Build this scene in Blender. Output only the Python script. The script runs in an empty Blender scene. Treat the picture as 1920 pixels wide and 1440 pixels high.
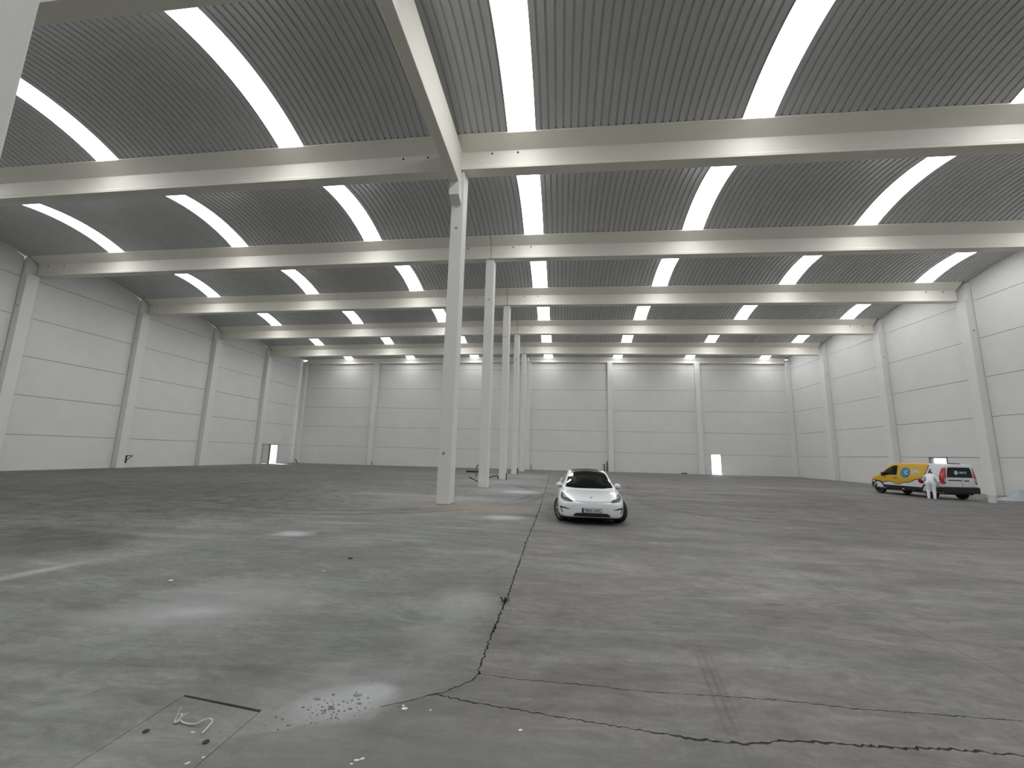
import bpy, bmesh, math, random
from mathutils import Vector, Matrix, noise
from mathutils.bvhtree import BVHTree

scn = bpy.context.scene
C = scn.collection
PI = math.pi

# ------------------------------------------------------------------ camera
cam_d = bpy.data.cameras.new('camera')
cam = bpy.data.objects.new('camera', cam_d)
C.objects.link(cam)
scn.camera = cam
cam_d.sensor_width = 36.0
cam_d.lens = 36.0 * 786.0 / 1920.0
cam_d.clip_start = 0.05
cam_d.clip_end = 500
_r = Vector((0.9934084, 0.1121819, 0.0235560))
_u = Vector((-0.0045439, -0.1667993, 0.9859804))
_f = Vector((-0.1145383, 0.9795883, 0.1651901))
cam.matrix_world = Matrix(((_r.x, _u.x, -_f.x, 3.7186), (_r.y, _u.y, -_f.y, -13.80),
                           (_r.z, _u.z, -_f.z, 1.6362), (0, 0, 0, 1)))

# ------------------------------------------------------------------ world, sun, exposure
world = bpy.data.worlds.new('world')
scn.world = world
world.use_nodes = True
bg = world.node_tree.nodes['Background']
bg.inputs[0].default_value = (0.80, 0.90, 1.0, 1)
bg.inputs[1].default_value = 3.0
sun_d = bpy.data.lights.new('sun', 'SUN')
sun_d.energy = 22.0
sun_d.angle = math.radians(0.6)
sun_d.color = (1.0, 0.96, 0.88)
sun = bpy.data.objects.new('sun', sun_d)
C.objects.link(sun)
sun.rotation_euler = Vector((0.72, -0.46, -0.52)).to_track_quat('-Z', 'Y').to_euler()
SKY_E = 9.0              # brightness of the daylight the translucent roof strips pass on
scn.view_settings.view_transform = 'Standard'
scn.view_settings.look = 'None'
scn.view_settings.exposure = 0.13
scn.view_settings.gamma = 1.0
scn.view_settings.use_curve_mapping = False

# ------------------------------------------------------------------ materials
def mat(name, col, rough=0.6, metal=0.0, spec=0.5, coat=0.0, noise_amt=0.0, noise_scale=4.0, bump=0.0,
        bump_scale=60.0, emit=0.0, alpha=1.0, trans=0.0, subs=0.0):
    m = bpy.data.materials.new(name)
    m.use_nodes = True
    nt = m.node_tree
    b = nt.nodes['Principled BSDF']
    b.inputs['Base Color'].default_value = (*col, 1)
    b.inputs['Roughness'].default_value = rough
    b.inputs['Metallic'].default_value = metal
    b.inputs['Specular IOR Level'].default_value = spec
    b.inputs['Coat Weight'].default_value = coat
    b.inputs['Coat Roughness'].default_value = 0.03
    b.inputs['Transmission Weight'].default_value = trans
    if emit:
        b.inputs['Emission Color'].default_value = (*col, 1)
        b.inputs['Emission Strength'].default_value = emit
    tc = None
    if noise_amt or bump:
        tc = nt.nodes.new('ShaderNodeNewGeometry')
    if noise_amt:
        n = nt.nodes.new('ShaderNodeTexNoise')
        n.inputs['Scale'].default_value = noise_scale
        n.inputs['Detail'].default_value = 6
        n.inputs['Roughness'].default_value = 0.6
        nt.links.new(tc.outputs['Position'], n.inputs['Vector'])
        mr = nt.nodes.new('ShaderNodeMapRange')
        mr.inputs[1].default_value = 0.25
        mr.inputs[2].default_value = 0.75
        mr.inputs[3].default_value = 1 - noise_amt
        mr.inputs[4].default_value = 1 + noise_amt
        nt.links.new(n.outputs[0], mr.inputs[0])
        mx = nt.nodes.new('ShaderNodeVectorMath')
        mx.operation = 'SCALE'
        mx.inputs[0].default_value = col
        nt.links.new(mr.outputs[0], mx.inputs['Scale'])
        nt.links.new(mx.outputs[0], b.inputs['Base Color'])
    if bump:
        n2 = nt.nodes.new('ShaderNodeTexNoise')
        n2.inputs['Scale'].default_value = bump_scale
        n2.inputs['Detail'].default_value = 4
        nt.links.new(tc.outputs['Position'], n2.inputs['Vector'])
        bp = nt.nodes.new('ShaderNodeBump')
        bp.inputs['Strength'].default_value = bump
        bp.inputs['Distance'].default_value = 0.01
        nt.links.new(n2.outputs[0], bp.inputs['Height'])
        nt.links.new(bp.outputs[0], b.inputs['Normal'])
    return m

M = {}
M['wall'] = mat('white_painted_precast', (0.685, 0.685, 0.67), 0.85, noise_amt=0.035, noise_scale=0.9, bump=0.25, bump_scale=25)
M['joint'] = mat('panel_joint', (0.24, 0.24, 0.23), 0.9)
M['column'] = mat('white_painted_column', (0.70, 0.70, 0.675), 0.75, noise_amt=0.03, noise_scale=1.5, bump=0.15, bump_scale=30)
M['beam'] = mat('cream_painted_beam', (0.72, 0.695, 0.62), 0.55, noise_amt=0.03, noise_scale=1.2)
M['hole'] = mat('dark_hole', (0.01, 0.01, 0.01), 0.9)
M['steel'] = mat('grey_roof_steel', (0.52, 0.535, 0.53), 0.45, metal=0.15, noise_amt=0.03, noise_scale=0.6)
M['black'] = mat('black_plastic', (0.012, 0.012, 0.013), 0.55)
M['rubber'] = mat('tyre_rubber', (0.018, 0.018, 0.019), 0.8)
M['rim'] = mat('silver_rim', (0.42, 0.43, 0.45), 0.3, metal=0.9)
M['whitecar'] = mat('white_car_paint', (0.80, 0.82, 0.84), 0.28, coat=1.0)
M['glass'] = mat('dark_tinted_glass', (0.004, 0.005, 0.005), 0.02, spec=0.42)
M['seam'] = mat('panel_gap', (0.22, 0.22, 0.23), 0.7)
M['chrome'] = mat('chrome', (0.6, 0.6, 0.62), 0.12, metal=1.0)
M['lens'] = mat('clear_lamp_lens', (0.42, 0.45, 0.48), 0.08, coat=1.0)
M['plate'] = mat('plate_white', (0.72, 0.73, 0.72), 0.4)
M['blueplate'] = mat('plate_blue', (0.015, 0.04, 0.22), 0.4)
M['vanwhite'] = mat('white_van_paint', (0.66, 0.68, 0.70), 0.35, coat=0.5)
M['yellow'] = mat('yellow_vinyl', (0.62, 0.37, 0.012), 0.4, coat=0.3)
M['blue'] = mat('blue_vinyl', (0.03, 0.22, 0.50), 0.4)
M['pale'] = mat('pale_blue_vinyl', (0.45, 0.66, 0.72), 0.4)
M['navy'] = mat('navy_vinyl', (0.012, 0.05, 0.16), 0.4)
M['red'] = mat('red_lamp', (0.45, 0.012, 0.02), 0.15, coat=1.0)
M['darkred'] = mat('dark_red_plastic', (0.22, 0.012, 0.02), 0.35)
M['overall'] = mat('white_overall', (0.72, 0.74, 0.78), 0.9, bump=0.5, bump_scale=22)
M['skin'] = mat('skin', (0.50, 0.30, 0.22), 0.6)
M['hair'] = mat('dark_hair', (0.012, 0.010, 0.009), 0.8)
M['bucket'] = mat('white_plastic_bucket', (0.74, 0.75, 0.72), 0.45)
M['film'] = mat('crumpled_plastic_film', (0.66, 0.70, 0.74), 0.35, spec=0.6)
M['rope'] = mat('pale_cord', (0.66, 0.64, 0.58), 0.85)
M['chip'] = mat('white_flake', (0.75, 0.75, 0.72), 0.8)
M['weed'] = mat('weed_green', (0.035, 0.055, 0.02), 0.8)
M['pipe'] = mat('dark_pipe', (0.02, 0.02, 0.022), 0.6)
M['greypipe'] = mat('grey_pipe', (0.16, 0.16, 0.15), 0.6)
M['doorleaf'] = mat('grey_door_leaf', (0.50, 0.52, 0.52), 0.5)
M['frame'] = mat('door_frame_grey', (0.16, 0.17, 0.17), 0.5)
M['ground'] = mat('sunlit_pavement', (0.62, 0.60, 0.56), 0.9, noise_amt=0.08, noise_scale=1.0)
M['brick'] = mat('pink_rendered_wall', (0.62, 0.36, 0.32), 0.9, noise_amt=0.08, noise_scale=2.0)
M['stone'] = mat('rubble_grey', (0.27, 0.275, 0.265), 0.95, noise_amt=0.2, noise_scale=20)
M['subbase'] = mat('dark_joint_dirt', (0.028, 0.027, 0.022), 1.0)

def sky_mat():
    m = bpy.data.materials.new('translucent_skylight')
    m.use_nodes = True
    nt = m.node_tree
    for n in list(nt.nodes):
        nt.nodes.remove(n)
    o = nt.nodes.new('ShaderNodeOutputMaterial')
    e = nt.nodes.new('ShaderNodeEmission')
    e.inputs[0].default_value = (0.975, 0.985, 1.0, 1)
    e.inputs[1].default_value = SKY_E
    nt.links.new(e.outputs[0], o.inputs[0])
    return m
M['sky'] = sky_mat()
M['skyback'] = mat('skylight_outer_sheet', (0.8, 0.85, 0.88), 0.4)

def floor_mat(name, base, patches, darks, streak=1.0):
    """power-trowelled concrete: mottling plus dust, grime and darker patches at their own places (world xy)"""
    m = bpy.data.materials.new(name)
    m.use_nodes = True
    nt = m.node_tree
    N, Lk = nt.nodes.new, nt.links.new
    b = nt.nodes['Principled BSDF']
    b.inputs['Specular IOR Level'].default_value = 0.16
    g = N('ShaderNodeNewGeometry')
    def tex(scale, detail=6, rough=0.6, dist=0.0, stretch=None):
        n = N('ShaderNodeTexNoise')
        n.inputs['Scale'].default_value = scale
        n.inputs['Detail'].default_value = detail
        n.inputs['Roughness'].default_value = rough
        n.inputs['Distortion'].default_value = dist
        if stretch:
            mp = N('ShaderNodeMapping')
            mp.inputs['Scale'].default_value = stretch
            Lk(g.outputs['Position'], mp.inputs['Vector'])
            Lk(mp.outputs[0], n.inputs['Vector'])
        else:
            Lk(g.outputs['Position'], n.inputs['Vector'])
        return n.outputs[0]
    def rng(x, a, bb, c, d):
        r = N('ShaderNodeMapRange')
        for i, v in enumerate((a, bb, c, d)):
            r.inputs[i + 1].default_value = v
        Lk(x, r.inputs[0])
        return r.outputs[0]
    def mth(op, a, c):
        r = N('ShaderNodeMath')
        r.operation = op
        for i, v in enumerate((a, c)):
            if isinstance(v, (int, float)):
                r.inputs[i].default_value = v
            else:
                Lk(v, r.inputs[i])
        return r.outputs[0]
    big = tex(0.35, 5, 0.6, 0.6)
    mid = tex(1.6, 8, 0.65, 0.8)
    fine = tex(22, 6, 0.7)
    bands = tex(0.7, 7, 0.66, 1.6, (0.45, 1.6, 1))
    scuff = tex(3.2, 7, 0.7, 2.2, (0.6, 1.5, 1))
    grain = tex(95, 4, 0.7)
    hue = tex(0.9, 4, 0.6, 0.5)
    rough14 = tex(13, 7, 0.72, 0.6)
    f = mth('MULTIPLY', rng(big, 0.3, 0.7, 0.80, 1.20), rng(mid, 0.3, 0.7, 0.82, 1.18))
    f = mth('MULTIPLY', f, rng(bands, 0.3, 0.7, 1 - 0.25 * streak, 1 + 0.25 * streak))
    f = mth('MULTIPLY', f, rng(fine, 0.3, 0.7, 0.92, 1.08))
    f = mth('MULTIPLY', f, rng(scuff, 0.32, 0.68, 0.80, 1.18))
    f = mth('MULTIPLY', f, rng(grain, 0.3, 0.7, 0.94, 1.06))
    col = N('ShaderNodeVectorMath')
    col.operation = 'SCALE'
    col.inputs[0].default_value = base
    Lk(f, col.inputs['Scale'])
    tint = N('ShaderNodeMix')
    tint.data_type = 'RGBA'
    tint.inputs[6].default_value = (1.025, 0.99, 0.98, 1)
    tint.inputs[7].default_value = (0.975, 1.005, 0.99, 1)
    Lk(rng(hue, 0.35, 0.65, 0.0, 1.0), tint.inputs[0])
    cm = N('ShaderNodeVectorMath')
    cm.operation = 'MULTIPLY'
    Lk(col.outputs[0], cm.inputs[0])
    Lk(tint.outputs[2], cm.inputs[1])
    c = cm.outputs[0]
    wob = mth('ADD', mth('MULTIPLY', tex(2.2, 6, 0.7, 0.4), 0.5), mth('MULTIPLY', rough14, 0.5))
    def blob(x, y, rx, ry, ang, soft):
        mp = N('ShaderNodeMapping')
        mp.vector_type = 'TEXTURE'
        mp.inputs['Location'].default_value = (x, y, 0)
        mp.inputs['Rotation'].default_value = (0, 0, ang)
        mp.inputs['Scale'].default_value = (rx, ry, 50)
        Lk(g.outputs['Position'], mp.inputs['Vector'])
        ln = N('ShaderNodeVectorMath')
        ln.operation = 'LENGTH'
        Lk(mp.outputs[0], ln.inputs[0])
        d = mth('ADD', ln.outputs['Value'], rng(wob, 0.3, 0.7, -0.45, 0.45) if soft >= 0 else rng(wob, 0.3, 0.7, -0.03, 0.03))
        if soft < 0:                              # a ring: curved tyre mark
            d = mth('ABSOLUTE', mth('SUBTRACT', d, 1.0), 0)
            return rng(d, 0.0, -soft, 1.0, 0.0)
        return rng(d, 1.0 - soft, 1.0 + soft * 0.3, 1.0, 0.0)
    def mixc(cin, fac, colr):
        mx = N('ShaderNodeMix')
        mx.data_type = 'RGBA'
        Lk(fac, mx.inputs[0])
        Lk(cin, mx.inputs[6])
        mx.inputs[7].default_value = (*colr, 1)
        return mx.outputs[2]
    for (x, y, rx, ry, ang, soft, amt, colr) in darks + patches:
        k = mth('MULTIPLY', blob(x, y, rx, ry, ang, soft), amt)
        k = mth('MULTIPLY', k, rng(rough14 if rx < 1.2 else mid, 0.3, 0.68, 0.45, 1.2))
        c = mixc(c, k, colr)
    Lk(c, b.inputs['Base Color'])
    Lk(rng(mid, 0.3, 0.7, 0.55, 0.75), b.inputs['Roughness'])
    bp = N('ShaderNodeBump')
    bp.inputs['Strength'].default_value = 0.25
    bp.inputs['Distance'].default_value = 0.006
    Lk(mth('ADD', fine, mid), bp.inputs['Height'])
    Lk(bp.outputs[0], b.inputs['Normal'])
    return m

WD = (0.50, 0.51, 0.51)      # white plaster dust
PD = (0.33, 0.335, 0.33)     # pale dust
DK = (0.075, 0.073, 0.070)   # grime / rubber, and the darker floor round the car
RD = (0.30, 0.235, 0.20)    # reddish dust
left_patches = [
    (2.30, -10.88, 0.34, 0.20, 0.35, 0.55, 0.85, WD), (2.46, -10.72, 0.18, 0.13, 0.3, 0.5, 0.75, WD),
    (2.22, -11.10, 0.34, 0.16, 0.2, 0.8, 0.45, PD),
    (-1.48, -5.73, 0.42, 0.30, 0.1, 0.6, 0.85, WD), (2.27, -2.50, 0.62, 0.42, 0.05, 0.6, 0.80, WD),
    (0.05, -9.35, 0.95, 1.0, -0.35, 0.6, 0.55, PD), (-0.25, -9.75, 0.75, 0.32, 0.25, 0.8, 0.75, PD), (0.1, -9.65, 0.35, 0.15, 0.3, 0.9, 0.5, WD),
    (2.65, -8.90, 0.42, 0.55, 0.0, 0.7, 0.75, PD), (2.70, -9.8, 0.35, 0.45, 0.0, 0.8, 0.55, PD), (2.3, -10.8, 0.75, 0.5, 0.2, 0.8, 0.5, PD),
    (-2.98, -8.8, 0.14, 0.65, -0.1, 0.9, 0.6, WD), (-1.0, -4.3, 1.2, 0.25, 0.2, 0.8, 0.4, PD),
    (1.6, -4.3, 0.9, 0.22, -0.1, 0.8, 0.45, PD), (0.9, -0.5, 2.6, 1.15, -0.15, 0.6, 0.9, RD),
    (1.4, 5.7, 2.3, 2.0, 0.0, 0.8, 0.8, PD), (2.0, 5.2, 0.9, 0.8, 0.0, 0.6, 0.8, WD), (0.3, 11.5, 3.0, 3.4, 0.0, 0.8, 0.75, PD), (0.5, 19.0, 3.0, 3.4, 0.0, 0.8, 0.6, PD), (-2.0, 2.2, 2.6, 0.5, 0.0, 0.8, 0.6, PD),
    (-3.8, -6.4, 2.2, 0.18, -0.1, 0.9, 0.35, PD), (0.3, 1.4, 2.6, 1.2, 0.0, 0.8, 0.7, PD)]
left_darks = [
    (-11.5, -1.4, 8.6, 6.6, 0.0, 0.35, 0.85, (0.074, 0.071, 0.067)), (-6.0, -6.9, 2.6, 1.3, 0.15, 0.5, 0.8, (0.070, 0.067, 0.064)),
    (-17.0, 8.5, 15.0, 16.0, 0.0, 0.40, 0.80, (0.082, 0.078, 0.073)), (-12.0, 26.0, 16.0, 8.0, 0.0, 0.5, 0.6, (0.095, 0.088, 0.082)), (-4.6, -7.7, 1.5, 1.0, 0.2, 0.5, 0.6, (0.078, 0.076, 0.072)),
    (-4.0, 4.0, 7.0, 7.4, 0.0, -0.04, 0.65, DK), (-3.6, 4.4, 6.2, 7.0, 0.0, -0.04, 0.7, DK),
(-9.0, 1.0, 5.0, 1.2, 0.5, 0.9, 0.40, DK),
    (-10.5, 5.0, 4.5, 0.9, 0.3, 0.9, 0.40, DK), (-4.4, -7.3, 0.9, 1.0, 0.0, 0.6, 0.45, DK),
    (0.1, -6.9, 1.3, 0.7, 0.1, 0.8, 0.35, DK), (1.98, -11.42, 0.13, 0.10, 0.5, 0.6, 0.5, DK),
    (1.6, -9.7, 0.5, 0.35, 0.4, 0.8, 0.25, (0.10, 0.115, 0.095)), (-15, 14, 9, 2.0, 0.15, 0.9, 0.3, DK),
    (1.2, -7.2, 0.7, 0.35, 0.1, 0.8, 0.3, DK)]
right_patches = [
    (2.9, -11.5, 1.3, 1.0, 0.0, 0.9, 0.75, (0.160, 0.170, 0.155)), (2.30, -10.88, 0.34, 0.20, 0.35, 0.55, 0.85, WD), (2.22, -11.10, 0.34, 0.16, 0.2, 0.8, 0.45, PD),
    (4.5, -9.85, 0.55, 0.10, -0.15, 0.8, 0.30, PD), (9.0, 4.5, 3.0, 0.5, 0.1, 0.9, 0.40, PD),
    (11.0, 8.5, 4.5, 0.6, 0.1, 0.9, 0.35, PD), (5.5, 12.0, 2.0, 0.7, 0.1, 0.9, 0.35, PD),
    (4.0, -8.0, 0.8, 0.8, 0.0, 0.9, 0.25, (0.25, 0.21, 0.19)), (3.7, -11.2, 0.35, 0.2, 0.2, 0.9, 0.3, (0.25, 0.27, 0.25)),
    (6.0, -6.6, 1.0, 0.5, 0.2, 0.9, 0.2, PD), (16.0, 14.0, 6.0, 1.0, 0.1, 0.9, 0.25, PD)]
right_darks = [
    (11.2, 8.8, 5.2, 6.1, 0.0, -0.05, 0.8, DK), (11.6, 9.2, 4.3, 5.2, 0.0, -0.04, 0.7, DK), (15.5, 4.0, 9.0, 6.5, 0.3, -0.035, 0.6, DK),
    (4.80, -10.3, 0.016, 0.95, -0.14, 0.8, 0.35, DK), (4.86, -10.3, 0.014, 0.95, -0.14, 0.8, 0.35, DK), (4.92, -10.2, 0.012, 0.8, -0.14, 0.8, 0.3, DK),
    (18.0, 3.0, 14.0, 9.5, 0.1, 0.6, 0.80, (0.108, 0.102, 0.098)), (16.0, 22.0, 14.0, 11.0, 0.0, 0.6, 0.6, (0.115, 0.108, 0.102)),
    (4.88, -10.1, 0.045, 0.75, -0.14, 0.9, 0.22, DK),
    (6.18, -8.3, 0.12, 0.06, 0.2, 0.6, 0.6, DK), (5.9, -8.9, 0.35, 0.12, 0.5, 0.9, 0.35, DK),
    (3.72, -9.0, 0.06, 0.5, -0.25, 0.9, 0.3, DK), (8.5, -3.5, 3.0, 0.35, -0.25, 0.8, 0.45, DK),
    (10.5, -1.0, 4.0, 0.4, -0.3, 0.8, 0.45, DK), (12.5, 3.0, 5.0, 0.45, -0.25, 0.8, 0.45, DK),
    (14.5, 6.5, 5.0, 0.5, -0.15, 0.8, 0.45, DK), (8.0, 9.5, 0.25, 3.4, 0.5, 0.7, 0.45, DK),
    (7.6, 6.0, 2.0, 0.2, -0.5, 0.7, 0.45, DK), (12.0, 2.4, 2.6, 0.18, -0.2, 0.7, 0.5, DK),
    (17.2, 12.5, 0.4, 4.0, 0.2, 0.7, 0.4, DK), (6.2, -4.5, 1.0, 0.2, 0.2, 0.8, 0.3, DK),
    (8.9, -6.9, 0.9, 0.2, 0.3, 0.8, 0.35, DK), (5.0, -1.2, 1.5, 2.6, 0.0, 0.8, 0.3, DK)]  # last entry: darker floor under and beside the car
M['floor_left'] = floor_mat('concrete_greenish', (0.192, 0.196, 0.186), left_patches, left_darks)
M['floor_right'] = floor_mat('concrete_brownish', (0.196, 0.189, 0.179), right_patches, right_darks, 1.1)

# ------------------------------------------------------------------ helpers
def link(o, parent=None):
    C.objects.link(o)
    if parent is not None:
        o.parent = parent
    return o

def tag(o, label=None, cat=None, group=None, kind=None):
    if label: o['label'] = label
    if cat: o['category'] = cat
    if group: o['group'] = group
    if kind: o['kind'] = kind
    return o

def empty(name, loc=(0, 0, 0), rz=0.0, parent=None):
    o = bpy.data.objects.new(name, None)
    o.empty_display_size = 0.3
    o.location = loc
    o.rotation_euler = (0, 0, rz)
    return link(o, parent)

def obj(name, bm, m, parent=None, smooth=None):
    me = bpy.data.meshes.new(name)
    bm.normal_update()
    bm.to_mesh(me)
    bm.free()
    for mm in (m if isinstance(m, (list, tuple)) else [m]):
        me.materials.append(mm)
    if smooth is not None:
        for p in me.polygons:
            p.use_smooth = True
        me.set_sharp_from_angle(angle=math.radians(smooth))
    return link(bpy.data.objects.new(name, me), parent)

def share(name, data, parent=None, loc=(0, 0, 0), rot=(0, 0, 0)):
    o = bpy.data.objects.new(name, data)
    o.location = loc
    o.rotation_euler = rot
    return link(o, parent)

def add_box(bm, x0, x1, y0, y1, z0, z1, mi=0):
    vs = [bm.verts.new(p) for p in ((x0, y0, z0), (x1, y0, z0), (x1, y1, z0), (x0, y1, z0),
                                    (x0, y0, z1), (x1, y0, z1), (x1, y1, z1), (x0, y1, z1))]
    for f in ((3, 2, 1, 0), (4, 5, 6, 7), (0, 1, 5, 4), (1, 2, 6, 5), (2, 3, 7, 6), (3, 0, 4, 7)):
        bm.faces.new([vs[i] for i in f]).material_index = mi
    return vs

def box(x0, x1, y0, y1, z0, z1, bev=0.0):
    bm = bmesh.new()
    add_box(bm, x0, x1, y0, y1, z0, z1)
    if bev:
        bmesh.ops.bevel(bm, geom=bm.edges[:], offset=bev, segments=1, affect='EDGES')
    return bm

def prism(pts, d, bm=None):
    """closed polygon of 3-D points swept by vector d"""
    bm = bm or bmesh.new()
    d = Vector(d)
    a = [bm.verts.new(p) for p in pts]
    b = [bm.verts.new(Vector(p) + d) for p in pts]
    n = len(pts)
    fs = [bm.faces.new(a), bm.faces.new(b[::-1])]
    for i in range(n):
        fs.append(bm.faces.new((a[i], b[i], b[(i + 1) % n], a[(i + 1) % n])))
    bmesh.ops.recalc_face_normals(bm, faces=fs)
    return bm

def tube(pts, r, seg=8, bm=None, taper=None, caps=True):
    bm = bm or bmesh.new()
    pts = [Vector(p) for p in pts]
    rings = []
    up = None
    for i, p in enumerate(pts):
        d = (pts[min(i + 1, len(pts) - 1)] - pts[max(i - 1, 0)]).normalized()
        if up is None:
            up = d.orthogonal().normalized()
        up = (up - d * up.dot(d)).normalized()
        s = d.cross(up)
        rr = taper[i] if taper else r
        rings.append([bm.verts.new(p + (up * math.cos(t) + s * math.sin(t)) * rr)
                      for t in [2 * PI * k / seg for k in range(seg)]])
    fs = []
    for a, b in zip(rings, rings[1:]):
        for k in range(seg):
            fs.append(bm.faces.new((a[k], a[(k + 1) % seg], b[(k + 1) % seg], b[k])))
    if caps:
        fs.append(bm.faces.new(rings[0]))
        fs.append(bm.faces.new(rings[-1]))
    bmesh.ops.recalc_face_normals(bm, faces=fs)
    return bm

def lathe(prof, seg=24, axis='z', bm=None, closed=False):
    """prof: (r, h) pairs; spun round the axis"""
    bm = bm or bmesh.new()
    rings = []
    for r, h in prof:
        ring = []
        for k in range(seg):
            t = 2 * PI * k / seg
            a, b = r * math.cos(t), r * math.sin(t)
            ring.append(bm.verts.new({'z': (a, b, h), 'x': (h, a, b), 'y': (a, h, b)}[axis]))
        rings.append(ring)
    fs = []
    prs = list(zip(rings, rings[1:])) + ([(rings[-1], rings[0])] if closed else [])
    for a, b in prs:
        for k in range(seg):
            fs.append(bm.faces.new((a[k], a[(k + 1) % seg], b[(k + 1) % seg], b[k])))
    if not closed:
        fs.append(bm.faces.new(rings[0]))
        fs.append(bm.faces.new(rings[-1]))
    bmesh.ops.recalc_face_normals(bm, faces=fs)
    return bm

def lerp_table(tab, x):
    if x <= tab[0][0]: return tab[0][1]
    for (a, va), (b, vb) in zip(tab, tab[1:]):
        if x <= b:
            return va + (vb - va) * (x - a) / (b - a)
    return tab[-1][1]

def cr(p0, p1, p2, p3, t):
    return 0.5 * ((2 * p1) + (-p0 + p2) * t + (2 * p0 - 5 * p1 + 4 * p2 - p3) * t * t + (-p0 + 3 * p1 - 3 * p2 + p3) * t ** 3)

def cr_path(pts, n):
    """Catmull-Rom through vectors, n steps for each span"""
    out = []
    for i in range(len(pts) - 1):
        p0 = pts[i - 1] if i else pts[0] * 2 - pts[1]
        p3 = pts[i + 2] if i + 2 < len(pts) else pts[-1] * 2 - pts[-2]
        for k in range(n):
            out.append(cr(p0, pts[i], pts[i + 1], p3, k / n))
    out.append(pts[-1].copy())
    return out

def loft(sections, nu=3, nv=4):
    """sections: (y, [(x, z) ...]) half outlines from bottom centre to top centre; mirrored, closed, smooth"""
    rows = [[Vector((x, y, z)) for x, z in pts] for y, pts in sections]
    rows = [cr_path(r, nv) for r in rows]
    cols = [cr_path([r[j] for r in rows], nu) for j in range(len(rows[0]))]
    bm = bmesh.new()
    rings = []
    for i in range(len(cols[0])):
        half = [cols[j][i] for j in range(len(cols))]
        full = half + [Vector((-v.x, v.y, v.z)) for v in half[-2:0:-1]]
        rings.append([bm.verts.new(v) for v in full])
    n = len(rings[0])
    fs = []
    for a, b in zip(rings, rings[1:]):
        for k in range(n):
            fs.append(bm.faces.new((a[k], a[(k + 1) % n], b[(k + 1) % n], b[k])))
    fs.append(bm.faces.new(rings[0]))
    fs.append(bm.faces.new(rings[-1]))
    bmesh.ops.remove_doubles(bm, verts=bm.verts[:], dist=1e-5)
    bmesh.ops.recalc_face_normals(bm, faces=bm.faces[:])
    return bm

def evaluated(o):
    bpy.context.view_layer.update()
    dg = bpy.context.evaluated_depsgraph_get()
    me = bpy.data.meshes.new_from_object(o.evaluated_get(dg), depsgraph=dg)
    return me

def cut(o, cutters):
    """boolean difference, baked into the mesh"""
    tmp = []
    for bm in cutters:
        c = obj('cutter', bm, M['black'])
        md = o.modifiers.new('cut', 'BOOLEAN')
        md.operation = 'DIFFERENCE'
        md.solver = 'EXACT'
        md.object = c
        tmp.append(c)
    me = evaluated(o)
    o.modifiers.clear()
    o.data = me
    for c in tmp:
        bpy.data.objects.remove(c, do_unlink=True)

def bvh_of(objs):
    verts, polys = [], []
    for o in objs:
        k = len(verts)
        verts += [v.co.copy() for v in o.data.vertices]
        polys += [[i + k for i in p.vertices] for p in o.data.polygons]
    return BVHTree.FromPolygons(verts, polys)

AX = {'front': (lambda a, b: Vector((a, -9, b)), Vector((0, 1, 0))),
      'back': (lambda a, b: Vector((a, 19, b)), Vector((0, -1, 0))),
      'top': (lambda a, b: Vector((a, b, 9)), Vector((0, 0, -1))),
      'left': (lambda a, b: Vector((-9, a, b)), Vector((1, 0, 0))),
      'right': (lambda a, b: Vector((9, a, b)), Vector((-1, 0, 0)))}

def wrap(shapes, view, bvh, off=0.004, thick=0.006, res=0.06):
    """lay 2-D shapes (polygons or an existing flat bmesh) on a curved body as thin solid skins"""
    if isinstance(shapes, bmesh.types.BMesh):
        bm = shapes
    else:
        bm = bmesh.new()
        for poly in shapes:
            bm.faces.new([bm.verts.new((a, b, 0)) for a, b in poly])
    bm.normal_update()
    bmesh.ops.triangulate(bm, faces=bm.faces[:])
    for _ in range(7):
        lo = [e for e in bm.edges if e.calc_length() > res]
        if not lo: break
        bmesh.ops.subdivide_edges(bm, edges=lo, cuts=1)
        bmesh.ops.triangulate(bm, faces=bm.faces[:])
    start, d = AX[view]
    nrm = {}
    for v in bm.verts:
        s = start(v.co.x, v.co.y)
        hit, n, idx, dist = bvh.ray_cast(s, d)
        if hit is None:
            hit, n, idx, dist = bvh.find_nearest(s + d * 9)
        if n.dot(d) > 0: n = -n
        v.co = hit + n * off
        nrm[v] = n.copy()
    bmesh.ops.recalc_face_normals(bm, faces=bm.faces[:])
    bm.normal_update()
    if sum(f.normal.dot(d) for f in bm.faces) > 0:
        bmesh.ops.reverse_faces(bm, faces=bm.faces[:])
    top = bm.faces[:]
    low = {v: bm.verts.new(v.co - nrm[v] * thick) for v in list(nrm)}
    bnd = [e for e in bm.edges if len(e.link_faces) == 1]
    for e in bnd:
        f = e.link_faces[0]
        a, b = e.verts
        ls = [l for l in f.loops if l.vert == a][0]
        if ls.link_loop_next.vert == b: a, b = b, a
        bm.faces.new((a, b, low[b], low[a]))
    for f in top:
        bm.faces.new([low[v] for v in reversed(f.verts)])
    return bm

def ribbon(pts, w):
    """polygon quads along a 2-D polyline"""
    pts = [Vector(p) for p in pts]
    L_, R_ = [], []
    for i, p in enumerate(pts):
        d = (pts[min(i + 1, len(pts) - 1)] - pts[max(i - 1, 0)]).normalized()
        n = Vector((-d.y, d.x)) * w * 0.5
        L_.append(p + n)
        R_.append(p - n)
    bm = bmesh.new()
    l = [bm.verts.new((p.x, p.y, 0)) for p in L_]
    r = [bm.verts.new((p.x, p.y, 0)) for p in R_]
    for i in range(len(l) - 1):
        bm.faces.new((l[i], l[i + 1], r[i + 1], r[i]))
    return bm

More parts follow.
